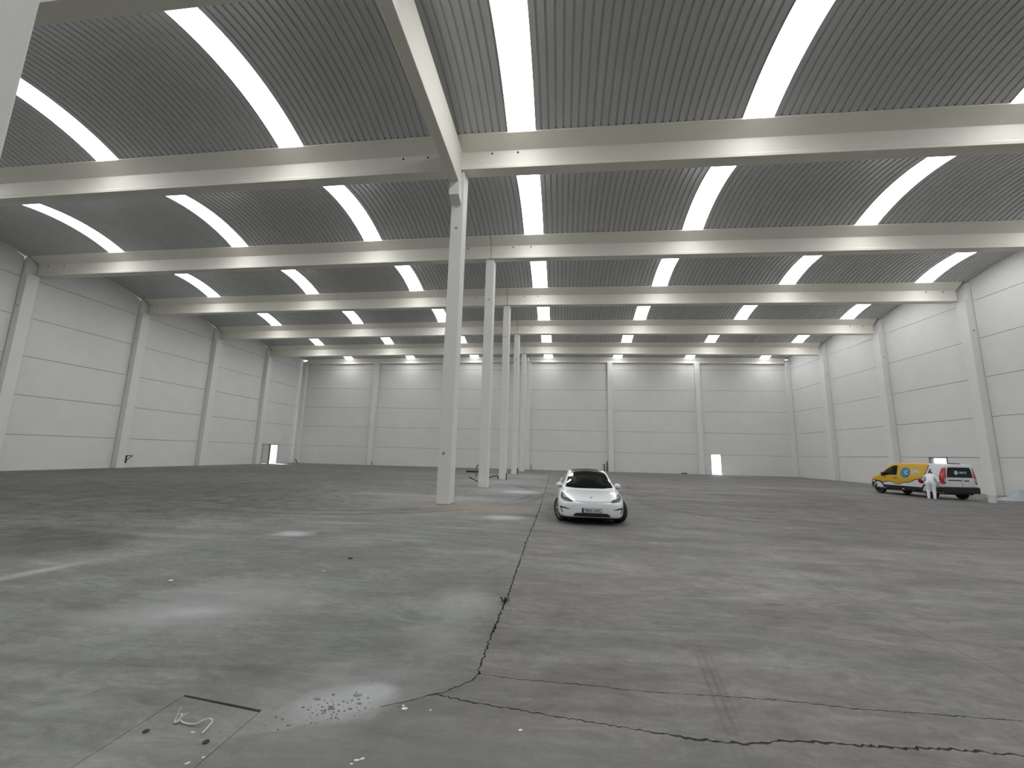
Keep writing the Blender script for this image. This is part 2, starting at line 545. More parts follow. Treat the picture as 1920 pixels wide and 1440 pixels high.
def text_flat(s, size, sx=1.0, mirror=False, extrude=0.0, bold=0.0):
    cu = bpy.data.curves.new('txt', 'FONT')
    cu.body = s
    cu.size = size
    cu.align_x = 'CENTER'
    cu.align_y = 'CENTER'
    cu.offset = bold
    cu.extrude = extrude
    cu.resolution_u = 3
    o = bpy.data.objects.new('txt', cu)
    C.objects.link(o)
    me = evaluated(o)
    bpy.data.objects.remove(o, do_unlink=True)
    bm = bmesh.new()
    bm.from_mesh(me)
    for v in bm.verts:
        v.co.x *= -sx if mirror else sx
    if mirror:
        bmesh.ops.reverse_faces(bm, faces=bm.faces[:])
    bmesh.ops.remove_doubles(bm, verts=bm.verts[:], dist=1e-5)
    return bm

def disc(cx, cy, rx, ry, n=28):
    return [(cx + rx * math.cos(2 * PI * k / n), cy + ry * math.sin(2 * PI * k / n)) for k in range(n)]

# ================================================================== THE HALL
XL, XR = -28.04, 28.35            # inner faces of the side walls
YB, YF = 34.0, -22.0              # back wall, front wall (behind the viewer)
BAY = 7.0
ZJ = [2.10 + 2.3165 * k for k in range(5)]
FALL = 0.0087                     # roof beams fall a little from the middle to the walls
ZTOP, ZSOF = 12.86, 11.79         # beam top and soffit at the middle line
ZSPR = 12.845                     # where the vault sheets spring
RISE = 0.50
YO, FL, WEB = -0.15, 0.69, 0.20   # beam: centre offset, half flange, half web
rows = list(range(-3, 5))
SKX = [-21.87, -14.10, -6.33, 2.33, 10.155, 17.98, 25.81]
SKW = 0.485

def bay_span(k):
    y0 = k * BAY + YO + FL
    y1 = (k + 1) * BAY + YO - FL if k < 4 else YB - 0.42
    return y0, y1

def arc_z(y, y0, y1):
    c = (y1 - y0) / 2
    h = RISE * (c / 2.81) ** 2
    R = (c * c + h * h) / (2 * h)
    t = y - (y0 + y1) / 2
    return ZSPR + math.sqrt(max(R * R - t * t, 0)) - (R - h)

# ------------------------------------------------------------------ floor: slabs parted by joints and cracks
random.seed(4)
def crackline(pts, step, amp, seed):
    rnd = random.Random(seed)
    out = []
    for a, b in zip(pts, pts[1:]):
        a, b = Vector(a), Vector(b)
        n = max(1, int((b - a).length / step))
        d = (b - a).normalized()
        nn = Vector((-d.y, d.x))
        for k in range(n):
            p = a.lerp(b, k / n)
            out.append(p + (nn * rnd.uniform(-amp, amp) if k else Vector((0, 0))))
    out.append(Vector(pts[-1]))
    return out

def sides(line, wfun, seed):
    """the two lips of a crack"""
    rnd = random.Random(seed)
    l, r = [], []
    for i, p in enumerate(line):
        d = (line[min(i + 1, len(line) - 1)] - line[max(i - 1, 0)]).normalized()
        n = Vector((-d.y, d.x))
        w = wfun(p)
        l.append(p + n * w * rnd.uniform(0.25, 1.75))
        r.append(p - n * w * rnd.uniform(0.25, 1.75))
    return l, r

far_, near_ = YB + 0.6, YF - 0.3
xl_, xr_ = XL - 0.5, XR + 0.5
wm = lambda p: 0.006 if p.y < -9.6 else (0.009 if p.y < -1 else 0.011)
main = crackline([(3.11, -10.37), (3.10, -9.68), (3.115, -8.82), (3.12, -8.45), (3.09, -5.66)], 0.03, 0.010, 1) \
     + crackline([(3.09, -5.66), (3.11, -1.16)], 0.10, 0.014, 2)[1:] + [Vector((3.06, 3.7)), Vector((2.95, 15)), Vector((2.8, 28.6)), Vector((2.72, far_))]
mL, mR = sides(main, wm, 3)                       # going +y: left lip is -x
lineA = crackline([(3.11, -10.37), (3.37, -10.40), (3.92, -10.40), (4.37, -10.42), (4.70, -10.40), (5.35, -10.38),
                   (5.70, -10.41), (5.98, -10.40), (6.37, -10.39), (7.25, -10.38)], 0.022, 0.007, 5)
lineA2 = crackline([(7.25, -10.38), (9.0, -10.36), (xr_, -10.3)], 0.25, 0.01, 6)
aU, aD = sides(lineA, lambda p: 0.0042, 7)
a2U, a2D = sides(lineA2, lambda p: 0.004, 8)
lineB = crackline([(2.87, -10.68), (3.09, -10.73), (3.41, -10.77), (3.83, -10.82), (4.21, -10.86), (4.54, -10.90), (4.81, -10.90),
                   (5.05, -10.83), (5.33, -10.81), (5.69, -10.80), (5.98, -10.76), (6.40, -10.76), (7.25, -10.75), (9, -10.8), (xr_, -10.9)], 0.024, 0.009, 9)
bU, bD = sides(lineB, lambda p: 0.0055 if p.x < 4.4 else 0.0085, 10)
lineC1 = crackline([(3.11, -10.37), (3.09, -10.47), (2.92, -10.66), (2.87, -10.68)], 0.02, 0.007, 11)
c1L, c1R = sides(lineC1, lambda p: 0.006, 12)      # heading -x,-y: left lip faces south-east
lineC2 = crackline([(2.87, -10.68), (2.75, -10.77), (2.53, -10.91), (2.37, -11.01)], 0.04, 0.008, 13) + [Vector((2.1, -11.2)), Vector((1.85, -11.30))]
c2L, c2R = sides(lineC2, lambda p: 0.0045 if p.x > 2.6 else 0.0006, 14)
T = lambda l: [(p.x, p.y) for p in l]
g = 0.0025
row1 = [(-2.35, -0.93), (0.32, -1.40), (1.47, -1.65), (2.42, -1.92)]
row1 = T(crackline(row1, 0.15, 0.01, 15))
iN = next(i for i, p in enumerate(main) if p.y > -2.03)
iM = next(i for i, p in enumerate(main) if p.y > -6.50)
y65 = T(crackline([(3.2, -6.52), (4.2, -6.50), (5.9, -6.44), (7.15, -6.42)], 0.2, 0.006, 16))
slabs = {
    'S1': [(xl_, near_), (-2.35 - g, near_), (-2.35 - g, far_), (xl_, far_)],
    'S2': [(-2.35 + g, -0.93 + g)] + [(x, y + g) for x, y in row1[1:]] + T(mL[iN:]) + [(-2.35 + g, far_)],
    'S3': [(-2.35 + g, near_), (1.24 - g, near_), (1.24 - g, -10.955), (1.85, -10.955 - 0.075), (1.85 + .001, -11.30)] + T(c2R[-2::-1]) + T(c1R[-2:0:-1]) + T(mL[1:iN])
          + [(x, y - g) for x, y in row1[::-1]],
    'S4': T(mR[iM:]) [::-1] + [(x, y + 0.001) for x, y in y65] + [(7.25 - g, -6.42), (7.25 - g, far_)],
    'S5': T(mR[1:iM]) + [(x, y - 0.001) for x, y in y65] + [(7.25 - g, -6.42), (7.25 - g, -10.37)] + T(aU[-2:0:-1]),
    'S6': [(7.25 + g, -10.37)] + T(a2U[1:]) + [(xr_, far_), (7.25 + g, far_)],
    'S7': T(c1L[1:-1]) + T(bU[1:]) + T(a2D[::-1]) + T(aD[-2:0:-1]),
    'S8': [(1.85 + 0.006, near_), (xr_, near_)] + T(bD[:0:-1]) + T(c2L[1:]),
    'S9': [(1.24 + g, near_), (1.85 - 0.004, near_), (1.85 - 0.004, -11.055), (1.24 + g, -10.975)],
}
floor_o = obj('floor', box(xl_, xr_, near_, far_, -0.30, -0.05), M['subbase'])
tag(floor_o, 'worn grey concrete warehouse floor', kind='structure')
for key, poly in slabs.items():
    bm = prism([(x, y, 0.0) for x, y in poly], (0, 0, -0.05))
    bmesh.ops.triangulate(bm, faces=[f for f in bm.faces if len(f.verts) > 4])
    o = obj('concrete_slab', bm, M['floor_left' if key in ('S1', 'S2', 'S3', 'S9') else 'floor_right'], floor_o)
    if key == 'S9':
        tag(o, 'narrow concrete trench cover strip')

# ------------------------------------------------------------------ walls of precast panels
GAP = 0.013
def panel_wall(name, bays, place, holes, tops, label, depth):
    """bays: (u0, u1) along the wall; place(u, z, d) -> world point (d into the room)"""
    u0, u1 = bays[0][0] - 0.5, bays[-1][1] + 0.5
    parent = None
    segs = []                                        # backing behind the joints, broken at the doors
    hs = sorted(holes)
    c = u0
    for (a, b, zt) in hs:
        segs.append((c, a, 0)); segs.append((a, b, zt)); c = b
    segs.append((c, u1, 0))
    bm = bmesh.new()
    for a, b, z0 in segs:
        pts = [place(a, z0, -0.20), place(b, z0, -0.20), place(b, 12.45, -0.20), place(a, 12.45, -0.20)]
        off = Vector(place(0, 0, -0.05)) - Vector(place(0, 0, -0.20))
        prism(pts, off, bm)
    parent = obj(name, bm, M['joint'])
    tag(parent, label, kind='structure')
    for i, (a, b) in enumerate(bays):
        zs = [0.0] + ZJ
        for j, z0 in enumerate(zs):
            top = j == len(zs) - 1
            z1 = None if top else zs[j + 1] - GAP
            zz0 = z0 + (GAP if j else 0)
            spans = [(a, b)]
            if j == 0:
                for (ha, hb, hz) in holes:
                    if ha > a and hb < b:
                        spans = [(a, ha), (hb, b)]
            for s0, s1 in spans:
                if top:
                    n = 12
                    outl = [(s0, zz0), (s1, zz0)] + [(s1 + (s0 - s1) * k / n, tops(s1 + (s0 - s1) * k / n)) for k in range(n + 1)]
                else:
                    outl = [(s0, zz0), (s1, zz0), (s1, z1), (s0, z1)]
                bm = prism([place(u, z, -0.06) for u, z in outl], Vector(place(0, 0, 0)) - Vector(place(0, 0, -0.06)))
                o = obj('wall_panel', bm, M['wall'], parent)
    return parent

def side_tops(u):
    for k in range(-4, 5):
        y0, y1 = bay_span(k)
        if y0 <= u <= y1:
            return arc_z(u, y0, y1) - FALL * 28.2 - 0.01
    return ZSPR - FALL * 28.2 - 0.03
side_bays = []
for k in range(-3, 5):
    a = k * BAY - 0.2 if k > -3 else YF
    b = (k + 1) * BAY - 0.83 if k < 4 else YB
    side_bays.append((a, b))
DL = (28.42, 31.12, 2.10)
DR = (16.40, 17.78, 2.10)
DB = (19.82, 20.84, 2.10)
wall_left = panel_wall('wall_left', side_bays, lambda u, z, d: (XL + d, u, z), [DL], side_tops, 'white precast panel wall on the left side of the hall', 1)
wall_right = panel_wall('wall_right', side_bays, lambda u, z, d: (XR - d, u, z), [DR], side_tops, 'white precast panel wall on the right side behind the van', 1)
bcx = [-27.6, -18.4, -9.2, 0.02, 9.27, 18.72, 28.2]
back_bays = [(bcx[i] + 0.27, bcx[i + 1] - 0.27) for i in range(6)]
wall_back = panel_wall('wall_back', back_bays, lambda u, z, d: (u, YB - d, z), [DB],
                       lambda u: 12.80 - FALL * abs(u), 'white precast panel wall at the far end of the hall', 1)
wf = obj('wall_front', box(XL - 0.3, XR + 0.3, YF - 0.25, YF, 0, 13.6), M['wall'])
tag(wf, 'white wall behind the viewer', kind='structure')
for nm, (x0, x1) in {'wall_left_base': (XL - 0.1, XL + 0.0), }.items():
    pass

# ------------------------------------------------------------------ roof
ceiling = empty('ceiling')
tag(ceiling, 'grey corrugated steel vaulted roof between the beams', kind='structure')
edges = [XL - 0.12]
for s in SKX:
    edges += [s - SKW, s + SKW]
edges.append(XR + 0.12)
def corrugated(xa, xb, c0, c1):
    per = 0.25
    n = max(1, round((xb - xa) / per))
    per = (xb - xa) / n
    xs = []
    for i in range(n):
        b0 = xa + i * per
        for f, h in ((0.0, 0), (0.70, 0), (0.76, 0.042), (0.92, 0.042), (0.98, 0)):
            xs.append((b0 + f * per, h))
    xs.append((xb, 0))
    NS = 14
    bm = bmesh.new()
    grid = []
    for s in range(NS + 1):
        y = c0 + (c1 - c0) * s / NS
        z = arc_z(y, c0, c1)
        grid.append([bm.verts.new((x, y, z + h - FALL * abs(x))) for x, h in xs])
    for r0, r1 in zip(grid, grid[1:]):
        for i in range(len(xs) - 1):
            bm.faces.new((r0[i], r1[i], r1[i + 1], r0[i + 1]))
    return bm
def strip(xa, xb, c0, c1):
    NS = 14
    bm = bmesh.new()
    lo, hi = [], []
    for s in range(NS + 1):
        y = c0 + (c1 - c0) * s / NS
        z = arc_z(y, c0, c1)
        lo.append([bm.verts.new((x, y, z - FALL * abs(x) + 0.004)) for x in (xa, xb)])
        hi.append([bm.verts.new((x, y, z - FALL * abs(x) + 0.03)) for x in (xa, xb)])
    for s in range(NS):
        f = bm.faces.new((lo[s][0], lo[s + 1][0], lo[s + 1][1], lo[s][1])); f.material_index = 0
        f = bm.faces.new((hi[s][0], hi[s][1], hi[s + 1][1], hi[s + 1][0])); f.material_index = 1
        for j in (0, 1):
            f = bm.faces.new((lo[s][j], hi[s][j], hi[s + 1][j], lo[s + 1][j])); f.material_index = 1
    return bm
bay_names = {-3: None, -2: None, -1: 'nearest roof bay', 0: 'second roof bay from the viewer', 1: 'third roof bay from the viewer',
             2: 'fourth roof bay from the viewer', 3: 'fifth roof bay, next to last', 4: 'last roof bay at the back wall'}
ordn = ['first', 'second', 'third', 'fourth', 'fifth', 'sixth', 'seventh']
sheet_mesh, sky_mesh = {}, {}
wn = 0
for k in range(-3, 5):
    y0, y1 = bay_span(k)
    base = 'std' if k < 4 else 'last'
    oy = k * BAY if k < 4 else 0.0
    for i in range(0, len(edges), 2):
        key = (base, i)
        if key not in sheet_mesh:
            bm = corrugated(edges[i], edges[i + 1], y0 - oy, y1 - oy)
            o = obj('roof_sheet', bm, M['steel'], ceiling)
            sheet_mesh[key] = o.data
            o.location.y = oy
        else:
            share('roof_sheet', sheet_mesh[key], ceiling, (0, oy, 0))
    for i, s in enumerate(SKX):
        key = (base, i)
        wn += 1
        nm = 'window_%d' % wn
        if key not in sky_mesh:
            o = obj(nm, strip(s - SKW, s + SKW, y0 - oy, y1 - oy), [M['sky'], M['skyback']])
            sky_mesh[key] = o.data
            o.location.y = oy
        else:
            o = share(nm, sky_mesh[key], None, (0, oy, 0))
        lab = '%s bright translucent skylight strip from the left in the %s' % (ordn[i], bay_names[k]) if bay_names[k] else 'bright translucent skylight strip behind the viewer'
        tag(o, lab, kind='structure')

# ------------------------------------------------------------------ roof beams
def beam_profile(front=True, back=True):
    return [(-FL, ZTOP), (-FL, ZTOP - 0.05), (-WEB - 0.01, ZTOP - 0.37), (-WEB, ZTOP - 0.41), (-WEB, ZSOF + 0.17), (-WEB - 0.035, ZSOF + 0.11), (-WEB - 0.035, ZSOF),
            (WEB + 0.035, ZSOF), (WEB + 0.035, ZSOF + 0.11), (WEB, ZSOF + 0.17), (WEB, ZTOP - 0.41), (WEB + 0.01, ZTOP - 0.37), (FL, ZTOP - 0.05), (FL, ZTOP)]
def beam_bm(x0, x1, y):
    bm = bmesh.new()
    pr = beam_profile()
    a = [bm.verts.new((x0, y + p, z - FALL * abs(x0))) for p, z in pr]
    b = [bm.verts.new((x1, y + p, z - FALL * abs(x1))) for p, z in pr]
    n = len(pr)
    bm.faces.new(a[::-1]); bm.faces.new(b)
    for i in range(n):
        bm.faces.new((a[i], a[(i + 1) % n], b[(i + 1) % n], b[i]))
    bmesh.ops.recalc_face_normals(bm, faces=bm.faces[:])
    return bm
hole_bm = lathe([(0.035, -0.012), (0.035, 0.03)], 10, 'y')
hole_o = obj('bolt_hole', hole_bm, M['hole'])
hole_me = hole_o.data
bpy.data.objects.remove(hole_o, do_unlink=True)
rown = {0: 'nearest', 1: 'first column', 2: 'second column', 3: 'third column', 4: 'fourth column', 5: 'fifth column'}
def cover_bm(y, a=FL + 0.03, b=FL + 0.03):  # added box above beams and end walls, blocks sky light through roof gaps
    bm = box(XL - 0.3, XR + 0.3, y - a, y + b, ZTOP + 0.002, ZTOP + 0.13)
    bmesh.ops.bisect_plane(bm, geom=bm.verts[:] + bm.edges[:] + bm.faces[:], plane_co=(0, 0, 0), plane_no=(1, 0, 0))
    for v in bm.verts:
        v.co.z -= FALL * abs(v.co.x)
    return bm
obj('light_block', cover_bm(YB, 0.45, 0.35), M['joint'], ceiling)
obj('light_block', cover_bm(YF, 0.35, 0.30), M['joint'], ceiling)
for k in rows:
    obj('light_block', cover_bm(k * BAY + YO), M['joint'], ceiling)
    y = k * BAY + YO + (0.41 if k == -1 else 0)
    for side, (xa, xb) in {'left': (XL + 0.40, 0.035), 'right': (0.06, XR - 0.42)}.items():
        par = ceiling if k < -1 else None
        o = obj('roof_beam', beam_bm(xa, xb, y), M['beam'], par, smooth=25)
        if k < -1:
            continue
        if k == -1:
            lab = 'cream concrete roof beam nearest the viewer, %s half, crossing the top of the picture' % side
        else:
            lab = 'cream concrete gutter beam from the %s interior column to the %s wall' % (['nearest', 'second', 'third', 'fourth', 'farthest'][k], side)
        tag(o, lab, 'beam', 'roof beams across the hall')
        hx = ((-2.13, -1.19, -25.9, -27.0) if side == 'left' else (1.22, 2.16, 26.27, 27.2))
        for x in hx:
            share('bolt_hole', hole_me, o, (x, y - WEB, 12.40 - FALL * abs(x)))
# ring beam on top of the back wall
for side, (xa, xb) in {'left': (-27.3, -0.02), 'right': (0.02, 27.9)}.items():
    bm = bmesh.new()
    pr = [(YB - 0.42, 12.858), (YB - 0.42, 12.76), (YB - 0.28, 12.46), (YB - 0.28, 12.24), (YB - 0.01, 12.24), (YB - 0.01, 12.858)]
    prism([(xa, yy, z - FALL * abs(xa)) for yy, z in pr], (xb - xa, 0, 0), bm)
    for v in bm.verts:
        v.co.z += FALL * abs(xa) - FALL * abs(v.co.x)
    o = obj('wall_beam', bm, M['beam'])
    tag(o, 'cream beam along the top of the back wall, %s half' % side, 'beam', 'beams on the back wall')

# ------------------------------------------------------------------ interior columns
ring_o = obj('lifting_insert', lathe([(0.046, -0.005), (0.046, 0.012), (0.027, 0.012), (0.027, -0.005)], 16, 'y', closed=True), M['hole'])
ring_me = ring_o.data
bpy.data.objects.remove(ring_o, do_unlink=True)
words = ['nearest', 'second', 'third', 'fourth', 'farthest']
CWX, CWY = 0.22, 0.30
for k in range(0, 5):
    y = k * BAY
    # column
    col = empty('column', (0, y, 0))
    tag(col, '%s of the five free-standing white concrete columns%s' % (words[k], ', with a corbel at its head' if k == 0 else ''), 'column', 'columns down the middle of the hall')
    obj('shaft', box(-CWX, CWX, -CWY, CWY, 0, ZSOF - 0.005, 0.018), M['column'], col)
    marks = [(0.0, 9.55)] + ([(-0.05, 1.61)] if k == 0 else [])
    for (mx, mz) in marks:
        share('lifting_insert', ring_me, col, (mx, -CWY, mz))
    if k == 0:
        bm = prism([(-CWX - 0.002, -CWY, 10.42), (-CWX - 0.002, -CWY - 0.38, 10.62), (-CWX - 0.002, -CWY - 0.38, 11.13), (-CWX - 0.002, -CWY, 11.13)], (0.36, 0, 0))
        obj('corbel', bm, M['column'], col)
# (rows: column k stands under beam row k; the first beam row of the picture has no column of its own)
# ------------------------------------------------------------------ tie beam and the column close to the viewer
bm = box(-0.24, 0.11, -11.9, -CWY - 0.01, 11.14, 12.58, 0.015)
o = obj('tie_beam', bm, M['beam'])
tag(o, 'long cream concrete beam running from the nearest column towards the viewer', 'beam')
o = obj('near_column', box(-0.22, 0.26, -12.45, -11.83, 0, 12.5, 0.02), M['column'])
tag(o, 'white concrete column cut off by the top left corner of the picture', 'column')

# ------------------------------------------------------------------ wall columns
for side in ('left', 'right'):
    for k in range(0, 5):
        y0, y1 = k * BAY - 0.80, k * BAY - 0.20
        col = empty('wall_column', (XL if side == 'left' else XR, (y0 + y1) / 2, 0))
        sg = 1 if side == 'left' else -1
        zt = ZSOF - FALL * 28
        def bx2(d, z0, z1, w=0.30):
            a, b = sorted((-sg * 0.05, sg * d))
            return box(a, b, -w, w, z0, z1, 0.012)
        obj('shaft', bx2(0.42, 0, zt - 0.005), M['column'], col)
        obj('column_head', bx2(0.22, zt - 0.005, 12.57), M['column'], col)
        share('lifting_insert', ring_me, col, (sg * 0.2, -0.30, 9.55))
        lab = 'white pilaster on the %s wall under the beam of the %s interior column' % (side, words[k])
        tag(col, lab, 'column', 'pilasters along the side walls')
bw = ['left corner pilaster', 'second pilaster from the left', 'third pilaster from the left', 'middle pilaster', 'third pilaster from the right', 'second pilaster from the right', 'right corner pilaster']
for i, x in enumerate(bcx):
    w = 0.27
    zt = 12.24 - FALL * abs(x) - 0.005
    a, b = max(x - w, XL + 0.02), min(x + w, XR - 0.02)
    o = obj('wall_column', box(a, b, YB - 0.38, YB + 0.02, 0, 12.5 - FALL * abs(x) if i in (0, 6) else zt, 0.012), M['column'])
    tag(o, 'white %s on the back wall' % bw[i], 'column', 'pilasters along the back wall')

# ------------------------------------------------------------------ doors
d1 = empty('door_1', (XL, (DL[0] + DL[1]) / 2, 0))
tag(d1, 'open double door in the left wall near the far corner', kind='structure')
cy = (DL[0] + DL[1]) / 2
def dframe(par, w, h, along, t=0.06, d=0.16):
    for s in (-1, 1):
        a, b = sorted((s * w / 2, s * (w / 2 - t)))
        bm = box(-d, 0.02, a, b, 0, h) if along == 'y' else box(a, b, -0.02, d, 0, h)
        obj('jamb', bm, M['frame'], par)
    bm = box(-d, 0.02, -w / 2, w / 2, h - t, h) if along == 'y' else box(-w / 2, w / 2, -0.02, d, h - t, h)
    obj('head', bm, M['frame'], par)
dframe(d1, DL[1] - DL[0], 2.10, 'y')
obj('mullion', box(-0.14, 0.03, 29.55 - cy, 29.72 - cy, 0, 2.05), M['frame'], d1)
obj('door_leaf', box(-0.10, -0.04, DL[0] + 0.07 - cy, 29.55 - cy, 0.02, 2.03), M['doorleaf'], d1)
lf = empty('leaf_hinge', (-0.08, DL[1] - 0.12 - cy, 0), 0, d1)
bpy.data.objects.remove(lf, do_unlink=True)
lf = obj('door_leaf', box(-0.42, -0.10, DL[1] - 0.36 - cy, DL[1] - 0.31 - cy, 0.02, 2.03), M['doorleaf'], d1)
d2 = empty('door_2', ((DB[0] + DB[1]) / 2, YB, 0))
tag(d2, 'bright open doorway in the back wall', kind='structure')
for s in (-1, 1):
    a, b = sorted((s * 0.51, s * 0.48))
    obj('jamb', box(a, b, -0.01, 0.16, 0, 2.10), M['doorleaf'], d2)
d3 = empty('door_3', (XR, (DR[0] + DR[1]) / 2, 0))
tag(d3, 'bright open doorway in the right wall behind the van', kind='structure')
for s in (-1, 1):
    a, b = sorted((s * 0.675, s * 0.62))
    obj('jamb', box(-0.02, 0.16, a, b, 0, 2.10), M['frame'], d3)
obj('head', box(-0.02, 0.16, -0.675, 0.675, 2.04, 2.10), M['frame'], d3)
obj('mullion', box(0.02, 0.12, 0.44, 0.50, 0, 2.04), M['doorleaf'], d3)
# outside
o = obj('ground', box(-120, 120, -90, 140, -0.6, -0.32), M['ground'])
tag(o, 'sunlit pavement outside the hall', kind='structure')
gm = M['ground']
for nm, (a, b, c, d) in {'pavement': (XL - 14, XL - 0.5, 20, 40), 'pavement.001': (10, 32, YB + 0.6, YB + 14), 'pavement.002': (XR + 0.5, XR + 14, 8, 26)}.items():
    oo = obj('pavement', box(a, b, c, d, -0.32, -0.01), gm, o)
o = obj('wall_outside', box(XL - 8.3, XL - 8, 28, 41.5, 0, 2.3), M['brick'])
tag(o, 'pinkish wall seen outside the open left door', kind='structure')

# ================================================================== WHITE CAR
def make_wheel(parent, name, loc, r, w, rz, rim_r, spokes, outer, rim_m=None):
    """wheel with its axle along x; outer = +1/-1 side that shows"""
    t = empty(name, loc, rz, parent)
    bev = 0.035
    prof = [(rim_r, -w / 2), (r - bev, -w / 2), (r - 0.008, -w / 2 + 0.03), (r, -w / 2 + 0.06), (r, w / 2 - 0.06), (r - 0.008, w / 2 - 0.03), (r - bev, w / 2), (rim_r, w / 2)]
    obj('tyre', lathe(prof, 36, 'x', closed=True), M['rubber'], t, smooth=40)
    bm = bmesh.new()
    lathe([(rim_r, -w / 2 + 0.01), (rim_r, w / 2 - 0.005), (rim_r - 0.02, w / 2 - 0.005), (rim_r - 0.03, -w / 2 + 0.01)], 36, 'x', bm, closed=True)
    xo = outer * (w / 2 - 0.025)
    for k in range(spokes):
        a = 2 * PI * k / spokes
        for da in (-0.16, 0.16):
            p0 = Vector((xo + outer * 0.008, 0.05 * math.cos(a + da), 0.05 * math.sin(a + da)))
            p1 = Vector((xo, (rim_r - 0.01) * math.cos(a + da * 0.8), (rim_r - 0.01) * math.sin(a + da * 0.8)))
            tube([p0, p1], 0.016, 6, bm)
    lathe([(0.075, xo - 0.03), (0.075, xo + 0.012 * outer)] if outer > 0 else [(0.075, xo + 0.012 * outer), (0.075, xo + 0.03)], 16, 'x', bm)
    obj('rim', bm, rim_m or M['rim'], t, smooth=30)
    hub = lathe([(rim_r - 0.03, -0.015), (rim_r - 0.03, 0.015)], 24, 'x')
    obj('brake_disc', hub, M['black'], t)
    return t

def make_car(loc, rz):
    root = empty('car', loc, rz)
    Wt = [(0, .42), (.03, .60), (.10, .735), (.25, .84), (.50, .905), (.84, .925), (1.3, .922), (2.5, .922), (3.4, .925), (3.8, .92), (4.2, .90), (4.5, .84), (4.64, .74), (4.69, .58)]
    Zb = [(0, .27), (.03, .225), (.10, .20), (.3, .185), (4.0, .185), (4.4, .24), (4.6, .33), (4.69, .42)]
    Zt = [(0, .585), (.03, .625), (.10, .675), (.25, .735), (.5, .795), (.84, .85), (1.2, .895), (1.6, .95), (3.3, 1.02), (3.8, 1.06), (4.3, 1.105), (4.55, 1.11), (4.66, 1.07), (4.69, 1.0)]
    Zs = [(0, .53), (.03, .560), (.10, .60), (.25, .66), (.5, .735), (.84, .80), (1.2, .84), (1.6, .885), (2.5, .93), (3.3, .96), (3.8, .99), (4.3, 1.01), (4.55, 1.0), (4.66, .97), (4.69, .92)]
    ys = [0, .03, .10, .25, .50, .84, 1.2, 1.6, 2.1, 2.6, 3.1, 3.5, 3.9, 4.3, 4.55, 4.66, 4.69]
    secs = []
    for y in ys:
        w, zb, zt, zs = (lerp_table(t, y) for t in (Wt, Zb, Zt, Zs))
        ws = w * (0.88 if y < 1 else 0.92)
        h = zt - zs
        zm = zb + (zs - zb) * 0.5
        secs.append((y, [(0, zb), (w * .55, zb), (w * .90, zb + .012), (w * .985, zb + (zs - zb) * .18), (w, zm), (w * .985, zb + (zs - zb) * .80),
                         (ws, zs + h * .12), (ws * .82, zs + h * .62), (ws * .5, zs + h * .92), (0, zt)]))
    body = obj('body', loft(secs, 4, 3), M['whitecar'], root)
    arches = []
    for ya in (.84, 3.715):
        for s in (-1, 1):
            bm = lathe([(.385, s * .62), (.385, s * 1.3)] if s > 0 else [(.385, -1.3), (.385, -.62)], 36, 'x')
            for v in bm.verts:
                v.co += Vector((0, ya, .345))
            arches.append(bm)
    # lower air intake is cut into the bumper
    cut(body, arches)
    for p in body.data.polygons: p.use_smooth = True
    body.data.set_sharp_from_angle(angle=math.radians(38))
    # greenhouse
    gz = [(.96, .865), (1.2, 1.00), (1.5, 1.155), (1.8, 1.295), (2.1, 1.395), (2.4, 1.435), (2.8, 1.44), (3.2, 1.40), (3.6, 1.315), (4.0, 1.20), (4.3, 1.10)]
    gw = [(.96, .71), (1.2, .69), (1.5, .655), (1.8, .615), (2.1, .585), (2.4, .575), (2.8, .57), (3.2, .565), (3.6, .56), (4.0, .56), (4.3, .56)]
    gb = [(.96, .74), (1.2, .775), (1.5, .81), (1.8, .83), (2.4, .845), (2.8, .845), (3.2, .84), (3.6, .82), (4.0, .76), (4.3, .70)]
    secs = []
    for y, z in gz:
        wr, wb = lerp_table(gw, y), lerp_table(gb, y)
        zl = min(.93, z - .06)
        e = z - .055 if z > 1.1 else z - .02
        secs.append((y, [(0, .80), (wb * .7, .80), (wb, zl - .06), (wb, zl), ((wb * .45 + wr * .55), zl + (e - zl) * .6), (wr + .02, e - (.02 if z > 1.1 else 0)), (wr * .88, z - (.046 if z > 1.1 else .014)), (wr * .5, z - (.015 if z > 1.1 else .005)), (0, z)]))
    gh = obj('cabin', loft(secs, 3, 3), M['whitecar'], root, smooth=40)
    bv = bvh_of([body])
    gv = bvh_of([gh])
    # glass
    ws_poly = [(-.70, 1.11), (-.40, 1.045), (0, 1.03), (.40, 1.045), (.70, 1.11), (.615, 1.62), (.545, 2.02), (0, 2.07), (-.545, 2.02), (-.615, 1.62)]
    obj('windscreen', wrap([ws_poly], 'top', gv, .004, .008, .08), M['glass'], root, smooth=40)
    roof_poly = [(-.535, 2.06), (0, 2.11), (.535, 2.06), (.52, 2.6), (.51, 3.2), (.0, 3.22), (-.51, 3.2), (-.52, 2.6)]
    obj('roof_glass', wrap([roof_poly], 'top', gv, .004, .008, .1), M['glass'], root, smooth=40)
    obj('rear_window', wrap([[(-.5, 3.3), (.5, 3.3), (.52, 3.8), (.52, 4.18), (-.52, 4.18), (-.52, 3.8)]], 'top', gv, .004, .008, .1), M['glass'], root, smooth=40)
    for v in ('left', 'right'):
        obj('side_window', wrap([[(1.55, .985), (1.9, 1.22), (2.2, 1.335), (2.50, 1.36), (2.50, .995)]], v, gv, .003, .007, .1), M['glass'], root, smooth=40)
        obj('side_window', wrap([[(2.58, .995), (2.58, 1.365), (2.95, 1.35), (3.35, 1.26), (3.7, 1.12), (3.55, 1.01)]], v, gv, .003, .007, .1), M['glass'], root, smooth=40)
